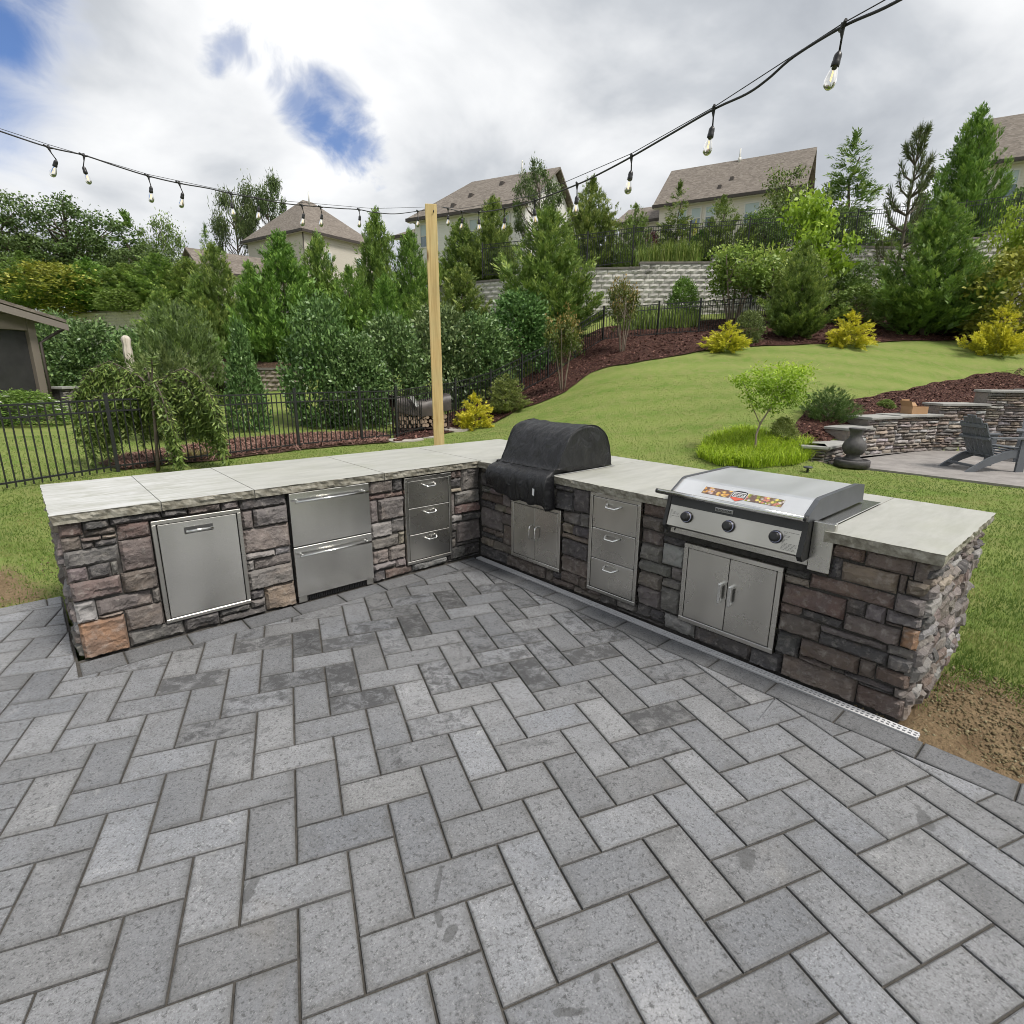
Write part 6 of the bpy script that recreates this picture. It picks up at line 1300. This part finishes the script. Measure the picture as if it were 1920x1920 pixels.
for a in [
    ('cypress', 428, 462, 125, 25.5, 'L', 'dark cypress in front of the small gable roof on the left', G1), ('cypress', 548, 440, 150, 24.6, 'L', 'tall dark cypress covering the corner of the taupe house', G1),
    ('cypress', 613, 446, 115, 26.5, 'L', 'dark cypress between the taupe house corner and its right window', G1), ('cypress', 665, 505, 120, 24.2, 'L', 'lower cypress below the right end of the taupe house', G1),
    ('cypress', 717, 402, 105, 27.5, 'L', 'slim pointed cypress rising between the taupe and the white house', G1), ('cypress', 775, 436, 95, 27.4, 'L', 'cypress just left of the timber post under the white house', G1),
    ('cypress', 868, 498, 120, 23.2, 'L', 'mid-height cypress just right of the timber post', G1), ('cypress', 1026, 392, 170, 21.6, 'L', 'big full cypress in front of the left end of the pale wall', G1),
    ('cypress', 800, 545, 110, 23.6, 'L', 'low cypress half hidden behind the timber post', G1), ('cypress', 490, 500, 105, 24, 'L', 'short cypress below the left gutter of the taupe house', G1), ('cypress', 730, 520, 100, 23.2, 'L', 'short cypress behind the tops of the middle hollies', G1),
    ('cypress', 866, 412, 85, 31, 'U', 'cypress on the terrace under the white house windows', G1), ('cypress', 925, 372, 90, 30.5, 'U', 'pointed cypress in front of the white house roof edge', G1),
    ('cypress', 1105, 337, 105, 29.5, 'U', 'dark cypress on the terrace right of the white house gable', G1), ('lightcypress', 1186, 384, 84, 28, 'U', 'small olive-green cypress in front of the low side wing', G1),
    ('spruce', 1262, 346, 92, 28, 'U', 'slim dark spruce before the cream house corner'), ('lightcypress', 1345, 370, 105, 26.4, 'U', 'light green feathery conifer under the cream house windows', G1),
    ('spruce', 1568, 250, 140, 30, 'U', 'tall open spruce right of the cream house roof'), ('cypress', 1786, 210, 128, 29, 'U', 'tallest dark cypress at the right beside the corner house', G1), ('cypress', 1695, 420, 110, 28, 'U', 'cypress low on the terrace behind the young pine', G1),
    ('oak', 1009, 283, 100, 31.5, 'U', 'tall light broadleaf tree in front of the white house gable'), ('greentree', 1462, 308, 145, 29, 'U', 'leafy tree hiding the right end of the cream house'), ('limetree', 1506, 340, 168, 23.2, 'L', 'bright lime-green young tree in front of the wall'),
    ('dark_shrub', 1560, 400, 100, 27, 'U', 'dark bush at the foot of the open spruce'), ('cypress', 1312, 432, 84, 27, 'U', 'short dark conifer below the cream house', G1), ('greentree', 1425, 390, 115, 27, 'U', 'small leafy tree left of the lime-green tree'), ('cypress', 1398, 424, 76, 27.5, 'U', 'small conifer under the large cream house window', G1),
    ('cypress', 1491, 458, 104, 19.3, 'L', 'cypress standing in the mulch between two golden shrubs', G1), ('cypress', 1728, 374, 172, 19.8, 'L', 'large broad cypress in the mulch bed at the right', G1), ('cypress', 1800, 480, 105, 20.5, 'L', 'cypress tucked behind the large one in the mulch bed', G1),
    ('limetree', 1874, 362, 100, 23.4, 'L', 'bright pale-green young tree at the right edge'), ('olive', 1885, 478, 175, 18.9, 'L', 'wide olive-bronze bush behind the rightmost golden shrub'), ('dark_shrub', 1912, 352, 80, 30, 'U', 'dark leafy bush under the corner house windows'),
    ('youngpine', 1670, 252, 145, 24.0, 'L', 'tall thin young pine with upright candles'), ('greentree', 1580, 462, 135, 23.4, 'L', 'loose dark-green tree before the block wall'), ('shrub', 1603, 540, 95, 22, 'L', 'loose green shrub behind the middle golden shrub'),
    ('birch', 1372, 444, 165, 21.9, 'L', 'light-green multi-stem tree with pale trunks behind the fence'), ('birch', 1448, 458, 135, 22.2, 'L', 'second light-green multi-stem tree touching the lime-green one'), ('shrub', 1278, 528, 58, 23.3, 'L', 'small green bush against the pale block wall'),
    ('crape', 1166, 522, 78, 18.9, 'L', 'small bronze crape myrtle with two bare pale stems'), ('crape', 1055, 584, 86, 16.9, 'L', 'rusty-tipped crape myrtle close to the bend in the fence'),
    ('gold', 1362, 608, 82, 17.9, 'L', 'golden mounded shrub left of the cypress in the mulch', 'golden shrubs in the mulch'), ('gold', 1590, 590, 88, 18.3, 'L', 'golden mounded shrub left of the large broad cypress', 'golden shrubs in the mulch'), ('gold', 1868, 580, 92, 17.6, 'L', 'golden mounded shrub at the right edge', 'golden shrubs in the mulch'), ('gold', 890, 744, 78, 15.6, 'L', 'small golden shrub by the firewood rack', 'golden shrubs in the mulch'),
    ('dark_shrub', 1402, 588, 48, 18.7, 'L', 'small dark shrub peeping out behind a golden shrub'), ('lightcypress', 948, 702, 90, 16.4, 'L', 'young spiky conifer beside the small golden shrub', G1),
    ('holly', 612, 573, 128, 16.2, 'L', 'tallest rounded holly beyond the fence, left of the post', 'hollies beyond the fence'), ('hollycone', 468, 620, 84, 14.6, 'L', 'narrow cone-shaped holly behind the near fence'), ('holly', 738, 604, 128, 17.2, 'L', 'broad holly behind the firewood rack', 'hollies beyond the fence'),
    ('holly', 828, 586, 135, 18.4, 'L', 'holly directly behind the timber post', 'hollies beyond the fence'), ('holly', 893, 598, 130, 18.9, 'L', 'holly right of the post above the golden shrub', 'hollies beyond the fence'), ('holly', 975, 556, 130, 20.2, 'L', 'uppermost holly where the fence climbs the slope', 'hollies beyond the fence'), ('holly', 675, 640, 120, 16.0, 'L', 'low holly filling the gap left of the firewood rack', 'hollies beyond the fence'),
    ('yew', 352, 575, 160, 18.8, 'L', 'large dark yew behind the weeping tree'), ('yew', 330, 660, 140, 12.6, 'L', 'rounded dark bush under the weeping tree'), ('cypress', 395, 520, 110, 25, 'L', 'cypress just left of the small gable roof', G1), ('cypress', 322, 545, 100, 25.5, 'L', 'cypress at the right end of the pale wall on the left', G1),
    ('holly', 128, 600, 120, 23, 'L', 'dark holly beside the porch roof', 'hollies beyond the fence'), ('holly', 192, 612, 130, 22.5, 'L', 'dark holly left of the closed umbrella', 'hollies beyond the fence'), ('holly', 278, 625, 120, 22, 'L', 'dark holly right of the closed umbrella', 'hollies beyond the fence'), ('holly', 90, 640, 110, 24, 'L', 'dark holly hugging the porch corner', 'hollies beyond the fence'),
    ('lightcypress', 58, 474, 120, 38, 'U', 'light cypress above the porch roof', G1), ('olive', 112, 500, 150, 39, 'U', 'yellow-green bush spilling over the left end of the wall'), ('cypress', 180, 486, 130, 40, 'U', 'dark cypress above the left part of the wall', G1), ('cypress', 248, 498, 140, 40, 'U', 'bushy cypress above the middle of the left wall', G1), ('cypress', 305, 478, 130, 40, 'U', 'cypress above the right part of the left wall', G1), ('cypress', 362, 484, 100, 40, 'U', 'cypress in front of the small gable end', G1), ('shrub', 228, 545, 78, 37.5, 'U', 'round green shrub on the left wall edge'),
    ('oak', 5, 340, 230, 50, 'U', 'huge dark tree at the left frame edge'), ('oak', 155, 358, 250, 54, 'U', 'wide airy broadleaf tree against the sky on the left'), ('spruce', 266, 402, 150, 56, 'U', 'dark conifer right of the wide airy tree'), ('greentree', 325, 394, 95, 57, 'U', 'thin straggly tree left of the tall pines'), ('tallpine', 462, 306, 105, 64, 'U', 'taller of the two far pines above the taupe roof'), ('tallpine', 522, 317, 110, 66, 'U', 'shorter far pine leaning over the taupe roof'),
    ('spruce', 405, 424, 55, 60, 'U', 'small far conifer left of the taupe roof'), ('oak', 60, 430, 220, 52, 'U', 'dark tree mass above the porch, second from the frame edge'), ('oak', 205, 440, 220, 55, 'U', 'dark tree below the wide airy one'), ('oak', 290, 455, 170, 53, 'U', 'dark tree under the straggly one'), ('crape', 1215, 440, 40, 30, 'U', 'small maroon bush in front of the cream wall'), ('gold', 1296, 425, 26, 29, 'U', 'narrow golden conifer below the cream house window', 'golden shrubs in the mulch'),
]: plant(*a)
# the maroon bush has its own leaf colour
for o in bpy.data.objects:
    if o.get('label') == 'small maroon bush in front of the cream wall':
        for ch in o.children:
            if ch.name.startswith('crown'): ch.data = broad(120, LM['red'], 400, 8, 'round', .06, .5)
# boxwood and small lime tree at the seat wall
plant('yew', 1551, 730, 88, 11.6, 'L', 'clipped dark evergreen shrub in the mulch behind the urn'); plant('shrub', 1466, 788, 52, 10.6, 'L', 'small grey-green shrub inside the grass clump')
plant('shrub', 1660, 752, 34, 12.6, 'L', 'tiny low plant in the mulch above the cardboard box')
def limesapling():
    g = np.random.RandomState(5); b = gt(1414, 862); T = empty('lime_sapling', 'small leaning tree with crooked stem and lime-green leaves in grass clump', 'tree', tuple(b))
    pts = lambda l: [solve_pt(x, 9.9+dd, z)-b for x, z, dd in l]
    z0 = b[2]; mb = MB(); ends = []
    P = lambda px, py, d=10.0: at(px, py, d)-b
    mb.tube([P(1414, 860), P(1418, 815), P(1425, 795), P(1440, 772), P(1452, 750)], [.022, .018, .016, .013, .009], 7)
    for l in ([(1425, 795), (1412, 765), (1402, 735), (1392, 715)], [(1440, 772), (1448, 745), (1440, 720), (1432, 700)], [(1452, 750), (1466, 735), (1485, 722), (1500, 705)], [(1452, 750), (1460, 720), (1470, 700), (1472, 685)], [(1440, 772), (1470, 745), (1490, 738)]):
        dz = g.uniform(-.25, .25); Q = [P(x, y, 10+dz*k/3) for k, (x, y) in enumerate(l)]; mb.tube(Q, [.010, .008, .006, .003][:len(Q)], 5, cap=False); ends += Q[1:]
    mb.build('trunk', BARKL, T)
    C = [P(x, y, 10+g.uniform(-.3, .3)) for x, y in ((1392, 712), (1400, 718), (1432, 698), (1425, 712), (1440, 720), (1455, 705), (1470, 690), (1476, 700), (1490, 705), (1500, 702), (1510, 698), (1460, 722), (1478, 722), (1494, 725), (1445, 735), (1470, 740), (1484, 740), (1430, 728), (1455, 745), (1408, 742), (1422, 758), (1448, 762), (1476, 756), (1492, 748))]
    C = np.array(C); per = 120; pos = np.repeat(C, per, 0)+g.normal(size=(len(C)*per, 3))*np.array([.10, .10, .065]); n = len(pos); zc = pos[:, 2]; tn = .1+.85*(zc-zc.min())/(zc.max()-zc.min())+g.normal(0, .12, n)
    link('crown', leafmesh('crown', pos, rdir(g, n)+np.array([0, 0, .1]), rdir(g, n)+np.array([0, 0, .9]), .075*g.uniform(.6, 1.2, n), .032, tn, LM['lime']), T)
limesapling()
# ------------------------------------------------------------------ grasses
def blades(P, H, W, bend, tint, g):
    n = len(P); a = g.uniform(0, 6.28, n); d = np.stack([np.cos(a), np.sin(a), np.zeros(n)], 1); s_ = np.stack([-np.sin(a), np.cos(a), np.zeros(n)], 1); up = np.array([0, 0, 1.])
    H = H[:, None]; B = (bend*H[:, 0])[:, None]; W = W[:, None]
    m = P+up*H*.62+d*B*.35; t = P+up*H*(.95-.25*bend[:, None])+d*B
    V = np.stack([P-s_*W, P+s_*W, m+s_*W*.8, m-s_*W*.8, t], 1).reshape(-1, 3); i = np.arange(n)*5
    F = np.concatenate([np.stack([i, i+1, i+2], 1), np.stack([i, i+2, i+3], 1), np.stack([i+3, i+2, i+4], 1)])
    return V, F, np.repeat(tint, 5)
GL = leaf_mat('liriope_blade', (.20, .30, .02), (.42, .58, .04), (.62, .74, .10), trans=.4, vary=0.); GT = leaf_mat('tall_grass_blade', (.08, .14, .025), (.20, .30, .055), (.36, .42, .12), vary=.05)
def clump(name, label, poly, n, H, W, mat, bend=.5, cat='grass', dens=None):
    g = np.random.RandomState(n % 97); p = np.asarray(poly)[:, :2]; q = g.uniform(p.min(0), p.max(0), (n*3, 2)); q = q[sdf(p, q[:, 0], q[:, 1]) > 0][:n]; z = terr(q[:, 0], q[:, 1]) if dens is None else np.full(len(q), dens)
    P = np.c_[q, z+.02]; m = len(P); V, F, T = blades(P, H*g.uniform(.6, 1.15, m), W*g.uniform(.7, 1.2, m), bend*g.uniform(.2, 1.6, m), g.uniform(0, 1, m), g)
    o = p.mean(0); oz = float(z.mean()); V = V-np.array([o[0], o[1], oz]); return tag(link(name, npmesh(name, V, F, mat, {'tint': T}), None, (o[0], o[1], oz)), label, cat)
clump('liriope_clump', 'bright yellow-green clump of strappy border grass by the seat wall', [gt(*p) for p in [(1308, 862), (1322, 838), (1352, 822), (1395, 815), (1430, 822), (1470, 838), (1515, 838), (1520, 866), (1490, 876), (1420, 882), (1345, 876)]], 7000, .25, .007, GL, .85)
clump('tall_grass', 'tall yellow-green grass between the fence and the pale wall', [at(*p) for p in [(1165, 630, 21.4), (1310, 620, 21.6), (1310, 608, 23.2), (1165, 615, 23.6)]], 2600, .75, .012, GT, .4)
for i, (px, w, hh, lab) in enumerate([(1212, .55, 1.0, 'leftmost'), (1238, .6, 1.15, 'second'), (1266, .6, 1.2, 'third'), (1292, .55, 1.1, 'rightmost')]):
    p = solve_pt(px, 24.9, uz(px, 24.9)); clump('ornamental_grass', lab+' clump of upright grass on the terrace edge above the pale wall', [(p[0]+w*math.cos(a), p[1]+w*math.sin(a)) for a in np.linspace(0, 6.28, 9)[:-1]], 420, hh, .014, GT, .35, dens=p[2]).__setitem__('group', 'upright grasses on the wall edge')
p = solve_pt(805, 28, uz(805, 28)); clump('ornamental_grass', 'dry upright grass clump on the terrace beside the timber post', [(p[0]+.7*math.cos(a), p[1]+.7*math.sin(a)) for a in np.linspace(0, 6.28, 9)[:-1]], 420, 1.3, .014, GT, .3, dens=p[2])
dg = gt(372, 862); clump('dry_grass_tuft', 'small straw-coloured grass tuft behind the left counter', [(dg[0]+.28*math.cos(a), dg[1]+.28*math.sin(a)) for a in np.linspace(0, 6.28, 9)[:-1]], 260, .2, .005, leaf_mat('dry_blade', (.18, .14, .05), (.32, .26, .10), (.42, .36, .17)), .7)
# mown lawn blades, thinning out with distance
def lawn_blades(n=600000):
    g = np.random.RandomState(3); d = 3.2*np.exp(g.uniform(0, 1, n)**1.25*math.log(17/3.2)); a = YAW+math.pi/2+g.uniform(-1.3, 1.3, n)
    x = CAM[0]+np.cos(a)*d; y = CAM[1]+np.sin(a)*d
    keep = (sdf(PATIO, x, y) < -.01) & ~((x > -2.96) & (x < 1.08) & (y > -.3) & (y < 1.0)) & ~((x > -.3) & (x < 1.08) & (y > -3.31) & (y < 1.0)) & (sdf(FIREPAD, x, y) < -.03)
    for B in (BED1, BED2, BED3): keep &= sdf(B, x, y) < .04
    keep &= ~((x > 8.05) & (sdf(FIREPAD, x, y) > -.75) & (y > -6))
    x, y, d = x[keep], y[keep], d[keep]; so2 = np.maximum(sstep(-.45, .15, sdf(E1, x, y)), sstep(-.5, .3, sdf(E2, x, y))*.85); k2 = g.uniform(0, 1, len(x)) > so2*1.15; x, y, d = x[k2], y[k2], d[k2]; n = len(x)
    z = terr(x, y)+.002; H = .025*(1-.5*sstep(6, 17, d))*g.uniform(.5, 1.3, n); W = .0017*(1+d/4.5)*g.uniform(.7, 1.3, n); aa = g.uniform(0, 6.28, n); dd = np.stack([np.cos(aa), np.sin(aa), np.zeros(n)], 1); s_ = np.stack([-np.sin(aa), np.cos(aa), np.zeros(n)], 1); P = np.stack([x, y, z], 1)
    T = P+dd*(H*g.uniform(.1, .9, n))[:, None]; T[:, 2] += H
    patch = np.array([mnoise.noise((u*.9, v*.9, 3.)) for u, v in zip(x, y)])+.6*np.array([mnoise.noise((u*3.1, v*3.1, 8.)) for u, v in zip(x, y)])
    bands = np.sin((x*.8+y*.6)*5.2+2.5*patch)
    tn = np.clip(.34+.14*bands+.46*patch+g.normal(0, 1, n)*(.06+.14*sstep(14, 4, d))+.22*(g.uniform(0, 1, n) < .08), 0, 1)
    V = np.stack([P-s_*W[:, None], P+s_*W[:, None], T], 1).reshape(-1, 3)
    tag(link('lawn_grass', npmesh('lawn_grass', V, np.arange(3*n).reshape(-1, 3), leaf_mat('lawn_blade', (.095, .17, .028), (.178, .262, .052), (.37, .36, .14), trans=.4, rough=.6), {'tint': np.repeat(tn, 3)})), 'short mown grass blades covering the lawn', 'grass', kind='stuff')
lawn_blades()
# ------------------------------------------------------------------ weeping tree and flowering shrub
def weeping():
    g = np.random.RandomState(11); b = gt(297, 884); dd0 = 8.95; T = empty('weeping_tree', 'small weeping tree with drooping leafy branches by the near fence', 'tree', tuple(b)); P = lambda px, py, d=dd0: at(px, py, d)-b
    mb = MB(); mb.tube([P(297, 884), P(293, 830), P(290, 790), P(285, 745), P(283, 725)], [.028, .024, .022, .020, .015], 8); pos = []; dv = []
    arcs = [[(283, 728), (260, 705), (235, 692), (205, 677), (175, 690), (152, 715), (142, 745)], [(283, 728), (265, 708), (240, 700), (222, 715), (208, 745), (200, 770)], [(283, 728), (300, 712), (330, 716), (352, 705), (378, 722), (400, 755)], [(283, 728), (305, 716), (328, 712), (350, 718), (365, 745)], [(283, 728), (278, 700), (272, 690), (262, 712), (252, 745)], [(283, 728), (318, 725), (345, 735), (380, 745), (398, 770)], [(283, 730), (255, 725), (225, 735), (180, 745), (160, 775)], [(283, 730), (290, 715), (300, 735), (310, 765), (315, 790)], [(283, 728), (320, 700), (345, 690), (372, 705), (392, 735), (405, 765)], [(283, 726), (286, 690), (284, 672)]]
    for ai, l in enumerate(arcs):
        dz = g.uniform(-.7, .7) if ai > 1 else .1; Q = [P(x, y, dd0+dz*k/len(l)) for k, (x, y) in enumerate(l)]; mb.tube(Q, [max(.004, .015-.0022*k) for k in range(len(Q))], 6, cap=False)
        if ai == 9: 
            for k in range(40): pos.append(Q[1]+(Q[2]-Q[1])*g.uniform(0, 1.1)); v = rdir(g, 1)[0]; v[2] = abs(v[2])*.3; dv.append(v)
            continue
        for k in range(1, len(Q)):
            for _ in range(26):
                p = Q[k-1]+(Q[k]-Q[k-1])*g.uniform(0, 1)+g.normal(0, .04, 3); L = g.uniform(.2, .75)*(1.25 if k > 2 else .7); out = np.array([p[0], p[1], 0]); out = out/(np.linalg.norm(out)+1e-6); S = [p, p+out*.06+np.array([0, 0, -L*.4]), p+out*.08+np.array([0, 0, -L])]
                mb.tube(S, [.003, .002, .001], 3, cap=False)
                for t in np.arange(.05, 1, .020/max(L, .2)):
                    q = S[0]+(S[2]-S[0])*t; v = rdir(g, 1)[0]*.8+np.array([0, 0, -.75]); pos.append(q); dv.append(v)
    mb.build('trunk', BARK, T); pos = np.array(pos); dv = np.array(dv); n = len(pos)
    link('crown', leafmesh('crown', pos, dv, rdir(g, n), .105*g.uniform(.6, 1.25, n), .027*g.uniform(.7, 1.3, n), g.beta(2, 2.2, n), LM['weep'], k=.4), T)
weeping()
fb = gt(55, 800); F_ = empty('flowering_shrub', 'low leafy shrub with white flowers in front of the porch', 'shrub', (fb[0], fb[1], fb[2]), R_(-40)); F_.scale = (2.3, 1.2, .95)
link('foliage', broad(131, LM['mid'], 700, 8, 'mound', .055, .4, 'foliage'), F_)
g = np.random.RandomState(9); th = g.uniform(0, 6.28, 30); t = g.uniform(.25, .98, 30); R0 = np.sqrt(1-t**2)*.56
for i in range(30):
    mb = MB()
    for k in range(5): w = k*1.257; mb.add([(0, 0, 0), (.03*math.cos(w-.5), .03*math.sin(w-.5), .01), (.05*math.cos(w), .05*math.sin(w), .0), (.03*math.cos(w+.5), .03*math.sin(w+.5), .01)], [(0, 1, 2, 3)])
    if i == 0: fm = mb.mesh('flower', mk('white_petal', (.75, .75, .72), rough=.6))
    o = link('flower', fm, F_, (R0[i]*math.cos(th[i]), R0[i]*math.sin(th[i]), t[i]+.01), (g.uniform(-.6, .6), g.uniform(-.6, .6), 0), (.8, 1.5, 1.8))
